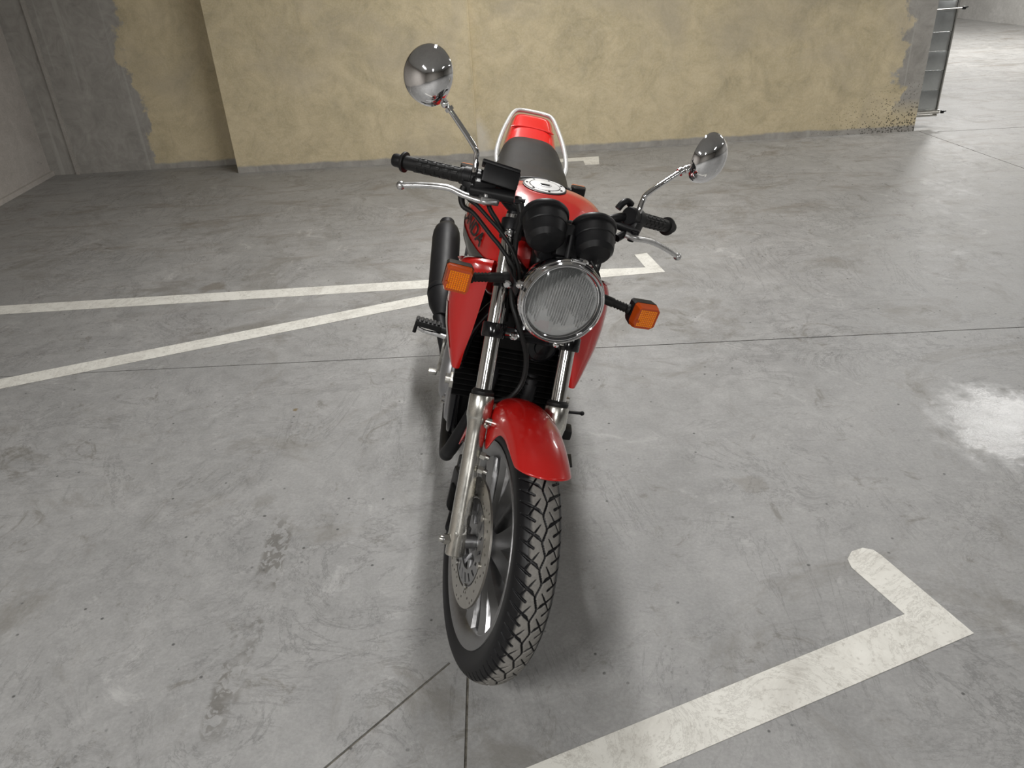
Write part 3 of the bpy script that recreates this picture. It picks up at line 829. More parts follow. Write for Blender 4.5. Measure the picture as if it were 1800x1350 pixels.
# ---- turn signals, front
def signal(c, yaw, s_, steer=True, name='turn_signal', w=.056, h=.054, stalk_to=None):
    c = Vector(c)
    Rm = Matrix.Rotation(yaw, 4, 'Z')
    def tr(mb):
        mb.v = [tuple(c + Rm @ Vector(p)) for p in mb.v]; return mb
    def sect(x, k, ch=.16):
        a, b = w / 2 * k, h / 2 * k; q = ch
        return [(x, -a * (1 - q), -b), (x, a * (1 - q) * (.72 if s_ > 0 else 1), -b), (x, a, -b * (1 - 2 * q)), (x, a, b * (1 - q)), (x, a * (1 - q), b), (x, -a * (1 - q), b), (x, -a, b * (1 - q)), (x, -a, -b * (1 - 2 * q))]
    root = part(name, tr(MB().loft([sect(-.026, .80), sect(-.022, .96), sect(.0, 1.03), sect(.002, 1.03)])), 'black', None, steer)
    part('signal_lens', tr(MB().loft([sect(.002, 1.0), sect(.016, .97), sect(.024, .90), sect(.0245, .80), sect(.0235, .78)])), 'amber_frame', root, steer, sharp=25)
    rb = MB()
    for iy in range(9):
        for iz in range(9):
            y = (iy - 4) * w * .082; z = (iz - 4) * h * .082
            rb.add([(.0235, y - .0020, z - .0020), (.0235, y + .0020, z - .0020), (.0235, y + .0020, z + .0020), (.0235, y - .0020, z + .0020), (.0262, y, z)],
                   [(0, 1, 4), (1, 2, 4), (2, 3, 4), (3, 0, 4), (0, 3, 2, 1)])
    part('lens_prism', tr(rb), 'amber', root, steer, smooth=False, kind='stuff')
    part('lens_screw', tr(MB().lathe([(.003, .023), (.003, .0275)], (0, -s_ * 0 - w * .40, -h * .12), (1, 0, 0), 10)), 'amber_frame', root, steer)
    if stalk_to is not None:
        a = c + Rm @ Vector((-.014, -s_ * w * .48, 0)); b = Vector(stalk_to)
        st = MB()
        pts = [a.lerp(b, k / 22) for k in range(23)]
        rs = [.0125 if k < 2 else (.0105 if k % 2 else .0085) if k < 12 else (.0105 if k < 20 else .0125) for k in range(23)]
        st.tube([tuple(p) for p in pts], rs, 16)
        part('signal_stalk', st, 'rubber', root, steer, sharp=60)
    return root
signal((-.162, -.217, .861), R(-6), -1, stalk_to=(-.195, -.104, .868))
signal((-.162, .207, .861), R(6), 1, stalk_to=(-.195, .104, .868))
for s_ in (-1, 1):
    part('stalk_bolt', MB().lathe([(.009, 0), (.009, .007), (.006, .010)], (-.178, .104 * s_, .862), (.9, s_ * .5, 0), 10), 'chrome', None, True)

# ---- gauges
ga = R(60)
GNv = Vector((-math.sin(ga), 0, math.cos(ga)))
for s_, nm in ((-1, 'left'), (1, 'right')):
    c = Vector((-.243, .0565 * s_ + .004, 1.0 - (.004 if s_ > 0 else 0)))
    g = part('gauge', MB().lathe([(.002, -.074), (.018, -.073), (.032, -.070), (.0405, -.060), (.0435, -.046), (.0445, -.034), (.0460, -.032), (.0475, -.012), (.0475, -.008), (.0505, -.007), (.0520, -.003), (.0520, .002), (.0505, .005), (.0490, .007), (.0475, .006), (.046, .006)], c, GNv, 64), 'black', None, True, sharp=28)
    part('gauge_glass', MB().lathe([(.046, .0055), (.002, .0065)], c, GNv, 48), 'glass', g, True)
part('gauge_bracket', MB().box((-.222, .004, .965), (.03, .05, .07), Matrix.Rotation(-.5, 4, 'Y'), bev=.006).tube([(-.205, .004, .985), (-.18, .004, .93)], .006, 10)
     .box((-.245, .004, .935), (.05, .10, .05), bev=.01), 'black', None, True)
part('meter_cable', MB().tube([(-.19, .06, .945), (-.17, .085, .915), (-.20, .09, .86), (-.25, .06, .78), (-.28, .05, .70)], .0035, 8, smooth=5), 'rubber', None, True)
part('wiring_connector', MB().box((-.185, .043, .935), (.016, .018, .02), bev=.002), 'white_paint', None, True, label='small pale wiring connector')

# ---- handlebar, grips, controls
hb = part('handlebar', MB().tube([(-.455, -.330, .982), (-.38, -.205, 1.005), (-.345, -.14, 1.000), (-.335, -.09, .972), (-.335, 0, .966), (-.335, .09, .972), (-.345, .14, 1.000), (-.38, .205, 1.005), (-.455, .330, .982)], .011, 16, smooth=4), 'black', None, True)
for s_ in (-1, 1):
    part('bar_riser', MB().lathe([(.017, -.035), (.017, .0)], (-.335, .055 * s_, .972), AX, 18), 'black', hb, True)
for s_ in (-1, 1):
    a = Vector((-.372, .212 * s_, 1.008)); b = Vector((-.456, .333 * s_, .983)); d = (b - a); Lg = d.length; dn = d.normalized()
    gr = part('grip', MB().lathe([(.0165, -.006), (.0185, -.004), (.0185, .008), (.0155, .010), (.0150, Lg * .5), (.0155, Lg - .004), (.0225, Lg - .003), (.0230, Lg + .001), (.0215, Lg + .004), (.0155, Lg + .006)], a, dn, 32), 'rubber', None, True, label='black rubber handlebar grip')
    part('bar_end', MB().lathe([(.0135, Lg), (.0145, Lg + .004), (.0150, Lg + .022), (.0135, Lg + .027), (.002, Lg + .028)], a, dn, 24), 'black', gr, True)
    u = (Vector((0, 0, 1)) - dn * dn.z).normalized(); w = dn.cross(u)
    for ka in range(10):
        g = 2 * PI * ka / 10
        for kl in range(5):
            c = a + dn * (.020 + (kl + (.5 if ka % 2 else 0)) * (Lg - .035) / 5.3) + (u * math.cos(g) + w * math.sin(g)) * .0153
            rad = (u * math.cos(g) + w * math.sin(g)); tg = dn.cross(rad)
            Mx = Matrix((dn, tg, rad)).transposed()
            part('grip_pad', MB().box(tuple(c), (.0155, .0068, .0022), Mx, bev=.0008, seg=1), 'rubber', gr, True)
    # switch housing
    sw = a - dn * .02
    hs = part('switch_housing', MB().lathe([(.019, -.024), (.0215, -.022), (.0215, -.004), (.0225, -.003), (.0225, .001), (.0215, .002), (.0215, .018), (.019, .020)], sw, dn, 28).box(tuple(sw + Vector((.012, 0, -.018))), (.034, .034, .030), Matrix((dn, w, u)).transposed(), bev=.006), 'black', None, True)
    part('switch_button', MB().box(tuple(sw + Vector((-.018, 0, .010))), (.014, .012, .010), bev=.003), 'black_matt', hs, True)
# front brake master cylinder and lever (rider's right)
res = part('brake_reservoir', MB().box((-.325, -.146, 1.033), (.050, .078, .040), Matrix.Rotation(R(-14), 4, 'Z') @ Matrix.Rotation(R(-26), 4, 'Y'), bev=.005), 'black', None, True, label='black square brake fluid reservoir')
part('reservoir_lid', MB().box((-.3355, -.146 - .0025, 1.0525), (.055, .083, .008), Matrix.Rotation(R(-14), 4, 'Z') @ Matrix.Rotation(R(-26), 4, 'Y'), bev=.003), 'black', res, True)
part('master_cylinder', MB().tube([(-.318, -.205, .998), (-.296, -.112, 1.008)], .0135, 16).box((-.325, -.178, 1.008), (.04, .05, .03), bev=.008).box((-.348, -.186, 1.012), (.03, .022, .04), bev=.005), 'black', None, True)
part('cylinder_bolt', MB().tube([(-.292, -.112, 1.006), (-.288, -.098, 1.008)], .009, 6).tube([(-.292, -.108, 1.007), (-.286, -.090, 1.010)], .005, 8), 'black', None, True)
def lever(s_, ball, pts, w0, pivot_y):
    mb = MB()
    P = [Vector(p) for p in pts]
    q = []
    for i in range(len(P) - 1):
        p0 = P[max(i - 1, 0)]; p1 = P[i]; p2 = P[i + 1]; p3 = P[min(i + 2, len(P) - 1)]
        for k in range(5):
            t = k / 5
            q.append(0.5 * ((2 * p1) + (p2 - p0) * t + (2 * p0 - 5 * p1 + 4 * p2 - p3) * t * t + (3 * p1 - p0 - 3 * p2 + p3) * t ** 3))
    q.append(P[-1])
    rings = []
    for i, c in enumerate(q):
        t = (q[min(i + 1, len(q) - 1)] - q[max(i - 1, 0)]).normalized()
        u = (Vector((0, 0, 1)) - t * t.z).normalized(); v = t.cross(u)
        f = i / (len(q) - 1)
        hw_ = w0 * (1 - .42 * f); hh = .0078 * (1 - .22 * f)
        rings.append([tuple(c + v * hw_ * math.cos(2 * PI * k / 14) + u * hh * math.sin(2 * PI * k / 14)) for k in range(14)])
    mb.loft(rings)
    mb.sphere(tuple(q[-1]), .0098, 20)
    o = part('brake_lever' if s_ < 0 else 'clutch_lever', mb, 'lever', None, True, sharp=50, label='silver front brake lever' if s_ < 0 else 'silver clutch lever')
    return o
bl = lever(-1, None, [(-.300, -.150, .990), (-.296, -.178, .986), (-.318, -.215, .983), (-.334, -.250, .985), (-.350, -.300, .973), (-.362, -.343, .958)], .0115, -.17)
part('lever_pivot', MB().box((-.302, -.165, .990), (.026, .044, .016), Matrix.Rotation(R(10), 4, 'Z'), bev=.004).lathe([(.006, -.012), (.006, .012)], (-.300, -.172, .990), (0, 0, 1), 12), 'lever', bl, True)
cl = lever(1, None, [(-.305, .165, .984), (-.300, .190, .982), (-.318, .225, .978), (-.336, .262, .970), (-.350, .305, .957), (-.362, .342, .943)], .0105, .17)
part('clutch_perch', MB().prism([(-.035, -.012), (.012, -.014), (.030, -.005), (.030, .006), (.010, .012), (-.035, .014)], .014, (-.322, .172, .992), (.55, .83, 0), (-.83, .55, 0), bev=.003)
     .lathe([(.008, -.012), (.008, .012)], (-.304, .182, .984), (0, 0, 1), 14).tube([(-.318, .172, .984), (-.300, .146, .972)], .009, 12, )
     .lathe([(.019, -.012), (.019, .012)], (-.368, .188, 1.006), (.02, 1, -.05), 20), 'black', None, True)
part('adjuster_nut', MB().lathe([(.0095, 0), (.0105, .003), (.0105, .010), (.0095, .012)], (-.300, .140, .966), (.3, -.7, -.5), 10).lathe([(.007, .012), (.006, .03)], (-.300, .140, .966), (.3, -.7, -.5), 10), 'black', None, True)
part('choke_lever', MB().tube([(-.366, .152, 1.020), (-.370, .160, 1.034), (-.376, .173, 1.040), (-.382, .186, 1.033)], [.008, .008, .0075, .009], 12, smooth=3), 'black', None, True)

# ---- mirrors
for s_ in (-1, 1):
    base = Vector((-.352, .198 * s_, 1.030)); kink = Vector((-.360, .201 * s_, 1.068)); neck = Vector((-.392, .286 * s_, 1.140))
    stem = part('mirror_stem', MB().tube([tuple(base - Vector((0, 0, .02))), tuple(base), tuple(kink - Vector((0, 0, .012))), tuple(kink + (neck - kink) * .12), tuple(neck)], [.0072, .0068, .0064, .0062, .0055], 16, smooth=4), 'chrome', None, True)
    part('mirror_nut', MB().lathe([(.0105, -.022), (.0105, -.008)], base, (0, 0, 1), 6).lathe([(.014, -.036), (.014, -.022)], base, (0, 0, 1), 16), 'black', stem, True)
    nrm = Vector((math.cos(R(30)), s_ * math.sin(R(30)), .04)).normalized()
    c = Vector((-.402, .335 * s_, 1.186 if s_ < 0 else 1.176))
    u = Vector((0, 0, 1)); u = (u - nrm * nrm.dot(u)).normalized(); v = nrm.cross(u)
    inb = -1.0 * s_
    vin = v if v.y * s_ < 0 else -v                          # towards the stem
    mb = MB(); rings = []
    prof = [(1.0, -.006), (1.015, -.002), (1.0, .002), (.97, .008), (.90, .016), (.78, .024), (.6, .031), (.4, .0355), (.2, .038), (.01, .0385)]
    for r, t in prof:
        rg = []
        for k in range(64):
            g = 2 * PI * k / 64
            a_, b_ = .0525, .0585
            px = a_ * math.cos(g); py = b_ * math.sin(g)
            # pulled out towards the lower inner corner, where the stem joins
            dcor = max(0, math.cos(g - R(-52)))
            ex = 1 + .10 * dcor ** 6
            rg.append(tuple(c + nrm * (t * (1 if r < .95 else 1)) + vin * px * r * ex + u * py * r * ex))
        rings.append(rg)
    mb.loft(rings)
    shell = part('mirror_shell', mb, 'chrome', None, True, sharp=60, label='chrome round mirror back')
    part('mirror_glass', MB().loft([[tuple(c + nrm * -.0065 + vin * .050 * q * math.cos(2 * PI * k / 48) + u * .056 * q * math.sin(2 * PI * k / 48)) for k in range(48)] for q in (1.0, .02)]), 'mirror', shell, True)
    part('mirror_joint', MB().sphere(tuple(neck + nrm * .006), .0085, 14).tube([tuple(neck), tuple(neck.lerp(c, .3) + nrm * .012)], [.0075, .011], 14)
         .lathe([(.0095, -.004), (.0095, .004)], neck - (neck - kink).normalized() * .012, (neck - kink), 14), 'chrome', shell, True)

# ---- cables and hoses
part('brake_hose', MB().tube([(-.290, -.098, 1.000), (-.275, -.090, .975), (-.272, -.088, .93), (-.262, -.080, .88), (-.235, -.070, .81), (-.205, -.050, .77), (-.19, -.010, .70), (-.178, .000, .64), (-.165, -.020, .598), (-.150, -.062, .588)], [.009, .009, .0062] + [.0058] * 7, 12, smooth=5), 'rubber', None, True)
part('hose_fitting', MB().lathe([(.009, -.02), (.009, .02)], (-.278, -.092, .968), (.1, 0, 1), 12), 'black', None, True)
part('throttle_cable', MB().tube([(-.345, -.212, .992), (-.338, -.215, .975), (-.322, -.208, .957), (-.310, -.184, .950), (-.280, -.142, .921), (-.260, -.115, .903), (-.240, -.079, .865), (-.26, -.05, .78)], [.009, .008, .006, .0048, .0048, .0048, .0048, .0048], 12, smooth=5), 'rubber', None, True)
part('throttle_cable', MB().tube([(-.342, -.200, .992), (-.332, -.200, .975), (-.320, -.178, .965), (-.300, -.150, .949), (-.280, -.120, .931), (-.260, -.090, .903), (-.250, -.065, .86), (-.27, -.04, .78)], [.007, .006, .0045, .0045, .0045, .0045, .0045, .0045], 12, smooth=5), 'rubber', None, True)
part('switch_wire', MB().tube([(-.345, -.165, .998), (-.330, -.150, .965), (-.315, -.125, .94), (-.300, -.098, .905), (-.285, -.085, .86), (-.27, -.07, .80), (-.28, -.05, .73)], .0055, 10, smooth=5), 'rubber', None, True)
part('clutch_cable', MB().tube([(-.297, .135, .96), (-.27, .115, .93), (-.235, .10, .90), (-.24, .08, .85), (-.29, .05, .78), (-.34, .04, .72)], .0045, 10, smooth=5), 'rubber', None, True)
part('switch_wire', MB().tube([(-.35, .16, .995), (-.33, .135, .965), (-.30, .11, .93), (-.29, .085, .87), (-.30, .06, .80)], .005, 10, smooth=5), 'rubber', None, True)

# ---- fuel tank
TX = [-.350, -.365, -.40, -.45, -.52, -.60, -.66, -.74, -.785, -.80]
TW = [.055, .090, .118, .138, .162, .183, .186, .150, .100, .045]
TT = [.865, .895, .928, .948, .963, .967, .957, .935, .900, .87]
TB = [.77, .73, .705, .70, .71, .73, .76, .78, .80, .82]
def tank_pt(x, g, off=0.0):
    w = np.interp(-x, [-q for q in TX], TW); zt = np.interp(-x, [-q for q in TX], TT); zb = np.interp(-x, [-q for q in TX], TB)
    zc = zb + (zt - zb) * .42
    cs, sn = math.cos(g), math.sin(g)
    y = (w + off) * math.copysign(abs(cs) ** .74, cs)
    hz = (zt - zc) if sn > 0 else (zc - zb)
    z = zc + (hz + off) * math.copysign(abs(sn) ** .80, sn)
    return (x, y, z)
rings = []
for i in range(61):
    f = i / 60
    x = TX[0] + (TX[-1] - TX[0]) * (.5 - .5 * math.cos(PI * f))
    rings.append([tank_pt(x, 2 * PI * k / 72) for k in range(72)])
tank = part('fuel_tank', MB().loft(rings), 'red', None, False, sharp=80, label='glossy red fuel tank')
sm_ = tank.modifiers.new('s', 'SMOOTH'); sm_.iterations = 6; sm_.factor = .5
bake(tank); tank.data.shade_smooth()
def side_z_to_g(x, z):
    lo, hi = PI / 2, PI * 1.5                                # -y side: from the top down
    for _ in range(30):
        m_ = (lo + hi) / 2
        if tank_pt(x, m_)[2] > z: lo = m_
        else: hi = m_
    return lo
def side_patch(name, xs, ztop, zbot, mat, off=.0016, side=-1):
    mb = MB(); rows = []
    for x in np.linspace(xs[0], xs[-1], 30):
        a, b = np.interp(-x, [-q for q in xs], ztop), np.interp(-x, [-q for q in xs], zbot)
        row = []
        for z in np.linspace(a, b, 8):
            p = tank_pt(x, side_z_to_g(x, z), off)
            row.append((p[0], p[1] if side < 0 else -p[1], z))
        rows.append(row)
    mb.grid(rows)
    return part(name, mb, mat, tank, False)
for sd in (-1, 1):
    side_patch('side_graphic', [-.40, -.46, -.54, -.62, -.72], [.822, .820, .822, .832, .842], [.760, .760, .770, .795, .825], 'graphic', .0022, sd)
    side_patch('side_stripe', [-.40, -.46, -.54, -.62, -.74], [.772, .774, .786, .812, .842], [.758, .760, .770, .795, .828], 'graphic_light', .0028, sd)
def lettering(txt, fn, name, mat, parent, size, steer=False):
    cu = bpy.data.curves.new(name, 'FONT'); cu.body = txt; cu.size = size; cu.shear = .35; cu.offset = .018 * size
    cu.resolution_u = 3
    o = bpy.data.objects.new(name, cu); col.objects.link(o)
    dg = bpy.context.evaluated_depsgraph_get()
    me = bpy.data.meshes.new_from_object(o.evaluated_get(dg))
    bpy.data.objects.remove(o)
    b = bmesh.new(); b.from_mesh(me)
    for _ in range(2):
        bmesh.ops.triangulate(b, faces=b.faces[:])
        lng = [e for e in b.edges if e.calc_length() > size * .25]
        if lng: bmesh.ops.subdivide_edges(b, edges=lng, cuts=2)
    bmesh.ops.triangulate(b, faces=b.faces[:])
    mb = MB(); b.verts.index_update()
    mb.add([fn(v.co.x, v.co.y) for v in b.verts], [[v.index for v in f.verts] for f in b.faces]); b.free()
    return part(name, mb, mat, parent, steer, recalc=False, smooth=False, label='black %s lettering on the tank side' % txt)
def tank_txt(side):
    def fn(u, v):
        x = (-.665 + u * 1.0) if side < 0 else (-.445 - u * 1.0)
        z = .838 + (x + .50) * -.10 + v * .85
        p = tank_pt(x, side_z_to_g(x, z), .0034)
        return (x, p[1] if side < 0 else -p[1], z)
    return fn
lettering('HONDA', tank_txt(-1), 'tank_lettering', 'black_gloss', tank, .058)
lettering('HONDA', tank_txt(1), 'tank_lettering', 'black_gloss', tank, .058)
# fuel cap
CN = Vector((.02, 0, 1)).normalized(); CC = Vector((-.603, 0, .9665))
cap = part('fuel_cap', MB().lathe([(.0535, -.004), (.0535, .0015), (.0525, .0025), (.041, .0025), (.040, .0012), (.039, .0025), (.037, .0035), (.002, .0045)], CC, CN, 64), 'capalu', None, False, sharp=20, label='silver round fuel filler cap')
part('cap_seal', MB().lathe([(.0565, -.006), (.0565, .0), (.0535, .0008)], CC, CN, 64, caps=False), 'black', cap, False)
part('cap_ring', MB().lathe([(.0402, .0012), (.0402, .0029), (.0385, .0029), (.0385, .0012)], CC, CN, 64, caps=False), 'black', cap, False)
for k in range(7):
    g = 2 * PI * k / 7 + .2
    part('cap_screw', MB().lathe([(.0032, .002), (.0032, .0038), (.001, .0038)], CC + Vector((.0467 * math.cos(g), .0467 * math.sin(g), 0)), CN, 10), 'black', cap, False)
part('keyhole', MB().prism([(-.005, -.013), (.006, -.010), (.006, .010), (-.005, .013)], .003, CC + Vector((.004, 0, .0052)), (1, 0, 0), (0, 1, 0), bev=.0008), 'black_matt', cap, False)
part('keyhole_flap', MB().lathe([(.0165, .004), (.0165, .0052), (.015, .0056), (.002, .0058)], CC, CN, 32), 'capalu', cap, False)

# ---- seat
SX = [-.665, -.70, -.78, -.90, -1.05, -1.20, -1.35, -1.48, -1.54, -1.575]
SW = [.055, .078, .098, .112, .122, .124, .116, .102, .088, .050]
ST = [.945, .957, .930, .893, .872, .866, .870, .878, .876, .862]
SB = [.93, .90, .85, .81, .79, .79, .80, .81, .82, .84]
def ring_body(x, W_, T_, B_, X_, e=.6, n=48, ebot=.9):
    xr = [-q for q in X_]
    w = np.interp(-x, xr, W_); zt = np.interp(-x, xr, T_); zb = np.interp(-x, xr, B_); zc = zb + (zt - zb) * .35
    out = []
    for k in range(n):
        g = 2 * PI * k / n; cs, sn = math.cos(g), math.sin(g)
        out.append((x, w * math.copysign(abs(cs) ** e, cs), zc + ((zt - zc) if sn > 0 else (zc - zb)) * math.copysign(abs(sn) ** (ebot), sn)))
    return out
rings = [ring_body(SX[0] + (SX[-1] - SX[0]) * (.5 - .5 * math.cos(PI * i / 70)), SW, ST, SB, SX, .7) for i in range(71)]
seat = part('seat', MB().loft(rings), 'seat', None, False, sharp=80, label='black vinyl dual seat')
sm_ = seat.modifiers.new('s', 'SMOOTH'); sm_.iterations = 5; sm_.factor = .5
bake(seat); seat.data.shade_smooth()
part('seat_strap', MB().tube([(-.765, y, .9405 - 2.4 * y * y - 30 * abs(y) ** 4) for y in np.linspace(-.085, .085, 13)], .0035, 8), 'seat', seat, False)

# ---- tail cowl, side covers, grab rail
CX = [-.84, -.95, -1.10, -1.30, -1.50, -1.56, -1.66, -1.76, -1.80, -1.815]
CW = [.108, .124, .136, .134, .112, .104, .094, .084, .078, .050]
CT = [.84, .835, .825, .83, .85, .865, .890, .908, .906, .895]
CB = [.66, .63, .64, .68, .73, .75, .79, .83, .845, .86]
rings = [ring_body(CX[0] + (CX[-1] - CX[0]) * i / 70, CW, CT, CB, CX, .42) for i in range(71)]
cowl = part('tail_cowl', MB().loft(rings), 'red', None, False, sharp=60, label='red tail cowl behind the seat')
part('cowl_ridge', MB().tube([(-1.635 - .018 * (1 - (y / .08) ** 2), y, .8870 - 22 * abs(y) ** 3.4) for y in np.linspace(-.082, .082, 17)], [.001] + [.0040] * 15 + [.001], 10), 'red', cowl, False)
grab = part('grab_rail', MB().tube([(-1.24, -.100, .80), (-1.34, -.122, .838), (-1.50, -.114, .872), (-1.68, -.092, .898), (-1.765, -.074, .912), (-1.795, -.050, .916), (-1.80, 0, .917), (-1.795, .050, .916), (-1.765, .074, .912), (-1.68, .092, .898), (-1.50, .114, .872), (-1.34, .122, .838), (-1.24, .100, .80)], .0080, 16, smooth=5), 'rail', None, False, label='pale silver grab rail looped round the tail')
part('tail_light', MB().box((-1.815, 0, .83), (.035, .13, .06), bev=.01), 'taillight', None, False)
part('rear_fender', MB().grid([[(-1.43 + .345 * math.cos(a), y, .320 + .345 * math.sin(a) - 2.5 * y * y) for y in np.linspace(-.07, .07, 9)] for a in np.linspace(R(60), R(165), 24)]), 'black', None, False)
for s_ in (-1, 1):
    r_ = signal((-1.60, .213 * s_, .700), PI, -s_, steer=False, name='rear_turn_signal', w=.055, h=.045, stalk_to=(-1.60, .10 * s_, .715))

# ---- radiator shrouds (red side panels hanging from the tank)
def shroud(s_):
    # v: 0 at the tip, 1 at the top; front edge, widest point and rear edge in plan (x, y)
    Lv = [(1.00, (-.335, .098), (-.352, .165), (-.52, .170)),
          (.97, (-.318, .100), (-.338, .175), (-.53, .178)),
          (.90, (-.310, .102), (-.335, .183), (-.54, .180)),
          (.75, (-.308, .106), (-.335, .188), (-.54, .182)),
          (.55, (-.308, .112), (-.335, .189), (-.52, .181)),
          (.35, (-.308, .120), (-.332, .184), (-.49, .175)),
          (.18, (-.308, .130), (-.326, .173), (-.44, .165)),
          (.06, (-.308, .134), (-.320, .164), (-.39, .158)),
          (.00, (-.310, .137), (-.316, .157), (-.37, .154))]
    rows = []
    vk = [l[0] for l in Lv][::-1]
    for v in np.concatenate([np.linspace(1, .88, 10), np.linspace(.85, 0, 36)]):
        g = [np.interp(v, vk, [l[q][k] for l in Lv][::-1]) for q in (1, 2, 3) for k in (0, 1)]
        a, b, c = Vector(g[0:2]), Vector(g[2:4]), Vector(g[4:6])
        row = []
        e = b + Vector((-.035, .001))
        for t in np.linspace(0, 1, 14):
            p = a * (1 - t) ** 2 + Vector((b.x + .026, b.y - .002)) * 2 * t * (1 - t) + e * t * t
            row.append((p.x, p.y))
        for t in np.linspace(.08, 1, 12):
            p = e * (1 - t) + c * t
            row.append((p.x, p.y + .006 * math.sin(PI * t)))
        out = []
        for x, y in row:
            ztop = np.interp(-x, [.30, .33, .40, .54], [.862, .850, .815, .745])
            out.append((x, s_ * y, .567 + (ztop - .567) * v))
        rows.append(out)
    rr_ = np.array(rows)
    pr = []
    for i in range(22, 40):
        f = (i - 22) / 17
        js = np.linspace(11 - 3 * f, 13 + 8 * (1 - f) ** 1.5, 7)
        pr.append([[np.interp(j, range(26), rr_[i, :, k]) + ((.0034 * s_) if k == 1 else 0) + (.001 if k == 0 else 0) for k in range(3)] for j in js])
    mb = MB(); mb.grid(rows)
    o = part('side_shroud', mb, 'red', None, False, sharp=60, label='red shroud panel beside the engine')
    sm = o.modifiers.new('m', 'SMOOTH'); sm.iterations = 4; sm.factor = .5
    sd = o.modifiers.new('s', 'SOLIDIFY'); sd.thickness = .004; sd.offset = 0
    bake(o); o.data.shade_smooth(); o.data.set_sharp_from_angle(angle=R(60))
    part('shroud_flange', MB().grid([[(lambda x, w: (x, s_ * (.095 + (w - .095) * u), np.interp(-x, [.30, .33, .40, .54], [.862, .850, .815, .745]) + .004 * math.sin(PI * u)))(-.335 - .17 * t, np.interp(t, [0, .12, .3, 1], [.165, .181, .186, .172])) for u in np.linspace(0, 1, 8)] for t in np.linspace(0, 1, 12)]), 'red', o, False, sharp=60)
    if s_ < 0: part('shroud_stripe', MB().grid(pr), 'graphic_light', o, False, recalc=False)
    part('shroud_recess', MB().lathe([(.017, -.003), (.017, .001), (.012, .002), (.010, -.001), (.002, -.002)], (-.318, s_ * .128, .822), (1, s_ * .25, .2), 24, sx=.6), 'black', o, False)
    return o
for s_ in (-1, 1):
    shroud(s_)

# ---- frame and engine
eng = part('engine', MB().box((-.60, 0, .40), (.34, .25, .20), bev=.03, seg=3).box((-.70, 0, .47), (.20, .20, .12), bev=.03, seg=3)
           .box((-.50, 0, .57), (.17, .24, .22), Matrix.Rotation(R(12), 4, 'Y'), bev=.01), 'black', None, False, label='black engine block')
for k in range(13):
    z = .478 + k * .0145
    x = -.49 + (z - .57) * -.2
    part('cooling_fin', MB().box((x + .012, 0, z), (.205, .288, .0035), Matrix.Rotation(R(8), 4, 'Y'), bev=.001, seg=1), 'black_matt', eng, False)
part('cylinder_head', MB().box((-.52, 0, .70), (.18, .24, .07), Matrix.Rotation(R(12), 4, 'Y'), bev=.012).box((-.54, 0, .745), (.14, .20, .05), Matrix.Rotation(R(12), 4, 'Y'), bev=.015), 'black', eng, False)
for s_ in (-1, 1):
    cv = part('crankcase_cover', MB().lathe([(.098, 0), (.098, .022), (.090, .034), (.074, .042), (.040, .046), (.002, .047)], (-.60, s_ * .135, .405), (0, s_, 0), 48), 'case', eng, False, label='grey crankcase cover')
    part('cover_rim', MB().lathe([(.101, .0), (.106, .004), (.106, .014), (.099, .018)], (-.60, s_ * .135, .405), (0, s_, 0), 48, caps=False), 'case', eng, False)
    for k in range(8):
        g = 2 * PI * k / 8 + .3
        part('cover_bolt', MB().lathe([(.0055, .0), (.0055, .028), (.003, .030)], (-.60 + .103 * math.cos(g), s_ * .135, .405 + .103 * math.sin(g)), (0, s_, 0), 6), 'steel', eng, False)
    part('lower_cover', MB().lathe([(.070, 0), (.070, .016), (.060, .026), (.03, .030), (.002, .031)], (-.475, s_ * .125, .385), (0, s_, 0), 40), 'case', eng, False)
    part('engine_mount', MB().box((-.41, s_ * .142, .475), (.05, .022, .022), bev=.004).tube([(-.40, s_ * .12, .478), (-.40, s_ * .165, .478)], .009, 10), 'steel', None, False)
    fr = MB()
    fr.tube([(-.24, s_ * .03, .80), (-.33, s_ * .08, .74), (-.385, s_ * .125, .62), (-.395, s_ * .132, .50), (-.405, s_ * .130, .40), (-.44, s_ * .125, .305), (-.55, s_ * .12, .27), (-.80, s_ * .12, .27), (-.90, s_ * .12, .35), (-.92, s_ * .12, .55), (-.90, s_ * .11, .74)], .0145, 14, smooth=5)
    fr.tube([(-.24, s_ * .03, .86), (-.40, s_ * .06, .85), (-.80, s_ * .09, .79), (-1.25, s_ * .10, .76), (-1.60, s_ * .09, .80)], .012, 12, smooth=4)
    part('frame_tube', fr, 'black_gloss', None, False)
part('head_tube', MB().lathe([(.030, .49), (.030, .63)], fk(0, 0, -.037), AX, 24), 'black_gloss')
part('oil_cooler', MB().box((-.375, 0, .665), (.03, .17, .10), bev=.006), 'black_matt')
part('air_box', MB().box((-.85, 0, .62), (.24, .19, .26), bev=.03, seg=3), 'black')
part('carburettor', MB().box((-.68, 0, .66), (.10, .17, .09), bev=.02), 'black')
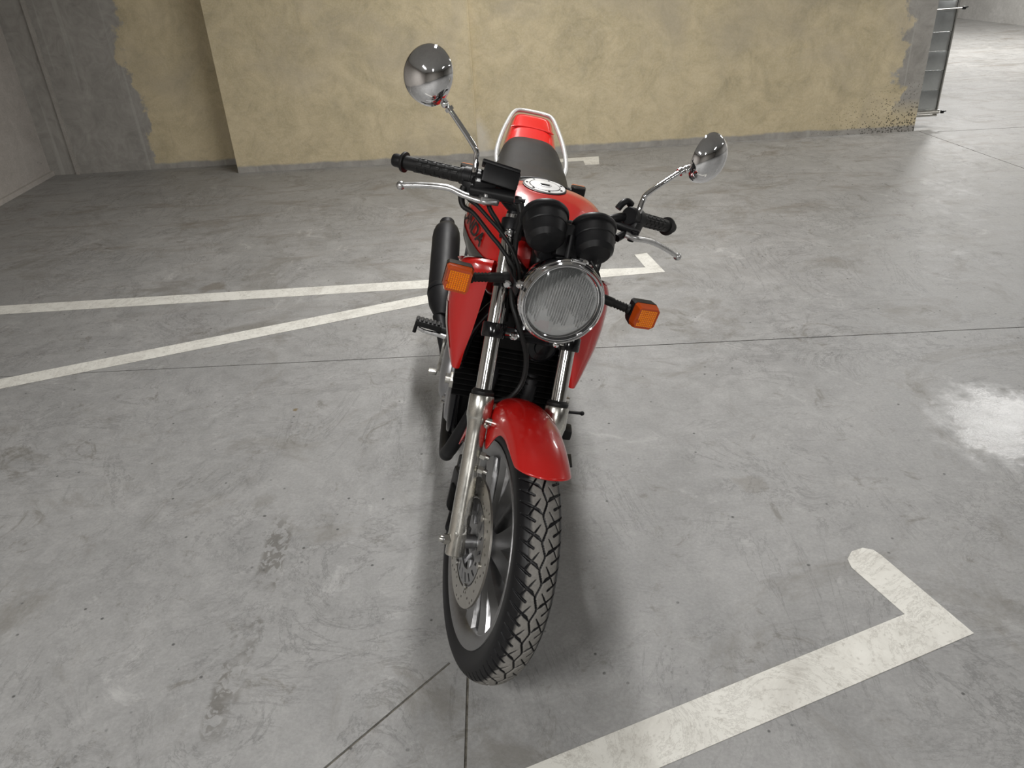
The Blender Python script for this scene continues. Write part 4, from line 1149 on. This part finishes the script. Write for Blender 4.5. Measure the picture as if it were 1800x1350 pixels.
# exhaust
ex = MB()
ex.tube([(-.46, -.045, .55), (-.385, -.050, .535), (-.352, -.062, .485), (-.342, -.082, .42), (-.345, -.105, .345), (-.370, -.122, .280), (-.44, -.130, .240), (-.80, -.145, .225), (-1.02, -.185, .25), (-1.14, -.220, .30)], [.019] * 9 + [.024], 18, smooth=6)
ex.tube([(-.46, .055, .55), (-.40, .055, .535), (-.372, .05, .47), (-.38, .03, .36), (-.43, -.03, .25), (-.60, -.09, .228), (-.80, -.135, .225)], .019, 16, smooth=6)
part('exhaust_header', ex, 'muffler')
ma = Vector((-1.14, -.214, .305)); mb_ = Vector((-1.60, -.256, .475)); md = (mb_ - ma); ml = md.length
muf = part('muffler', MB().lathe([(.024, -.01), (.030, .01), (.046, .05), (.052, .085), (.0535, .11), (.0535, ml - .085), (.051, ml - .055), (.046, ml - .035), (.036, ml - .018), (.030, ml - .010), (.029, ml + .012), (.024, ml + .014)], ma, md, 48), 'muffler', None, False, sharp=28, label='matt black cylindrical muffler')
part('muffler_band', MB().lathe([(.0545, .10), (.0555, .103), (.0555, .122), (.0545, .125)], ma, md, 48, caps=False), 'muffler', muf, False)
# folded passenger footpegs with ribbed rubbers
for s_ in (-1, 1):
    pp = part('passenger_footpeg', MB().box((-1.12, s_ * .190, .452), (.034, .022, .085), bev=.005), 'rubber')
    for k in range(6):
        part('rubber_rib', MB().box((-1.101, s_ * .190, .418 + k * .0135), (.005, .020, .006), bev=.001, seg=1), 'rubber', pp)
    part('peg_hanger', MB().prism([(-.05, -.07), (.03, -.06), (.06, .10), (0, .16), (-.05, .10)], .010, (-1.12, s_ * .165, .44), (1, 0, 0), (0, 0, 1), bev=.003), 'black')
part('shock_absorber', MB().tube([(-1.22, -.120, .76), (-1.33, -.120, .42)], .020, 16), 'black')
coil = [(-1.235 - .085 * (k / 96), -.120 + .028 * math.cos(k * 2 * PI / 12), .72 - .26 * (k / 96) + .012 * math.sin(k * 2 * PI / 12)) for k in range(97)]
part('shock_spring', MB().tube(coil, .006, 8), 'black_gloss')
part('shock_absorber', MB().tube([(-1.22, .120, .76), (-1.33, .120, .42)], .020, 16), 'black')
part('shock_spring', MB().tube([(p[0], -p[1], p[2]) for p in coil], .006, 8), 'black_gloss')

# ---- pegs, brake pedal, shift lever, stand
for s_ in (-1, 1):
    pg = part('footpeg', MB().tube([(-.90, s_ * .185, .365), (-.90, s_ * .255, .378)], .011, 14).box((-.90, s_ * .245, .380), (.034, .085, .020), Matrix.Rotation(R(6) * s_, 4, 'X'), bev=.004), 'rubber', None, False, label='ribbed rubber footpeg')
    for k in range(6):
        part('rubber_rib', MB().box((-.90, s_ * (.212 + k * .0135), .3895 + k * .0012), (.028, .0085, .003), bev=.001, seg=1), 'rubber', pg, False)
    part('peg_bracket', MB().prism([(-.07, -.05), (.03, -.04), (.05, .06), (-.03, .10), (-.08, .04)], .012, (-.90, s_ * .178, .37), (1, 0, 0), (0, 0, 1), bev=.003), 'cast', None, False)
part('footpeg_feeler', MB().tube([(-.90, -.283, .372), (-.897, -.287, .345)], .006, 8), 'black', None, False)
part('brake_pedal', MB().tube([(-.885, -.185, .352), (-.888, -.215, .356), (-.89, -.250, .357), (-.893, -.276, .364)], [.008, .0075, .0065, .006], 10, smooth=4), 'lever')
part('pedal_pad', MB().box((-.70, -.205, .325), (.022, .026, .012), bev=.003).tube([(-.70, -.19, .325), (-.80, -.185, .33), (-.9, -.185, .34)], .006, 8), 'steel')
part('shift_lever', MB().tube([(-.86, .165, .31), (-.75, .20, .27), (-.70, .205, .262), (-.70, .268, .268)], .005, 10).sphere((-.70, .272, .268), .0075, 12), 'black', None, False, label='thin black gear shift lever')
part('centre_boot', MB().box((-.66, .225, .218), (.05, .042, .034), bev=.008), 'rubber', None, False)
sd = part('side_stand', MB().tube([(-.68, .13, .27), (-.70, .20, .16), (-.715, .262, .075)], [.012, .011, .010], 12, smooth=3), 'black', None, False, label='side stand folded out under the left side')
part('stand_foot', MB().box((-.72, .268, .069), (.07, .036, .007), Matrix.Rotation(R(13.9), 4, 'X'), bev=.002), 'black', sd, False)

# ---- rear wheel, swing arm, chain
RC = Vector((-1.43, 0, .318))
rw = part('rear_wheel', ring(rim_profile(.050, .228), RC, 72), 'cast', None, False)
ty2 = tyre_mesh('tyre', .317, .062, .2325, RC, 360, 60, rw, False, grooves=False); ty2.data.materials.append(M['tyre'])
part('hub', MB().lathe([(.02, -.07), (.05, -.06), (.06, -.03), (.05, 0), (.06, .03), (.07, .05), (.02, .075)], RC, (0, 1, 0), 32), 'cast', rw, False)
for k in range(6):
    a = R(15 + 60 * k)
    for s_ in (-1, 1):
        rings = []
        for q in range(5):
            u = q / 4; r = .045 + u * .158; ang = a + s_ * R(4 + 10 * u)
            ctr = Vector(wp(r, ang, 0, RC)); tt = Vector((-math.sin(ang), 0, math.cos(ang)))
            rings.append([tuple(ctr + tt * .012 * x + Vector((0, .024 * y, 0))) for x, y in ((-1, 1), (1, 1), (1, -1), (-1, -1))])
        part('spoke', MB().loft(rings), 'cast', rw, False)
sw_ = MB()
for s_ in (-1, 1):
    sw_.box((-1.19, s_ * .098, .335), (.56, .028, .045), Matrix.Rotation(R(3), 4, 'Y'), bev=.005)
sw_.tube([(-.93, -.11, .345), (-.93, .11, .345)], .022, 16)
part('swing_arm', sw_, 'black')
part('rear_axle', MB().tube([(-1.43, -.125, .318), (-1.43, .125, .318)], .010, 12), 'steel')
part('chain_guard', MB().box((-1.18, .105, .40), (.42, .022, .03), Matrix.Rotation(R(3), 4, 'Y'), bev=.005), 'black')
part('sprocket_cover', MB().lathe([(.06, 0), (.06, .02), (.05, .028), (.002, .03)], (-.80, .125, .36), (0, 1, 0), 32), 'case')
print('script done')
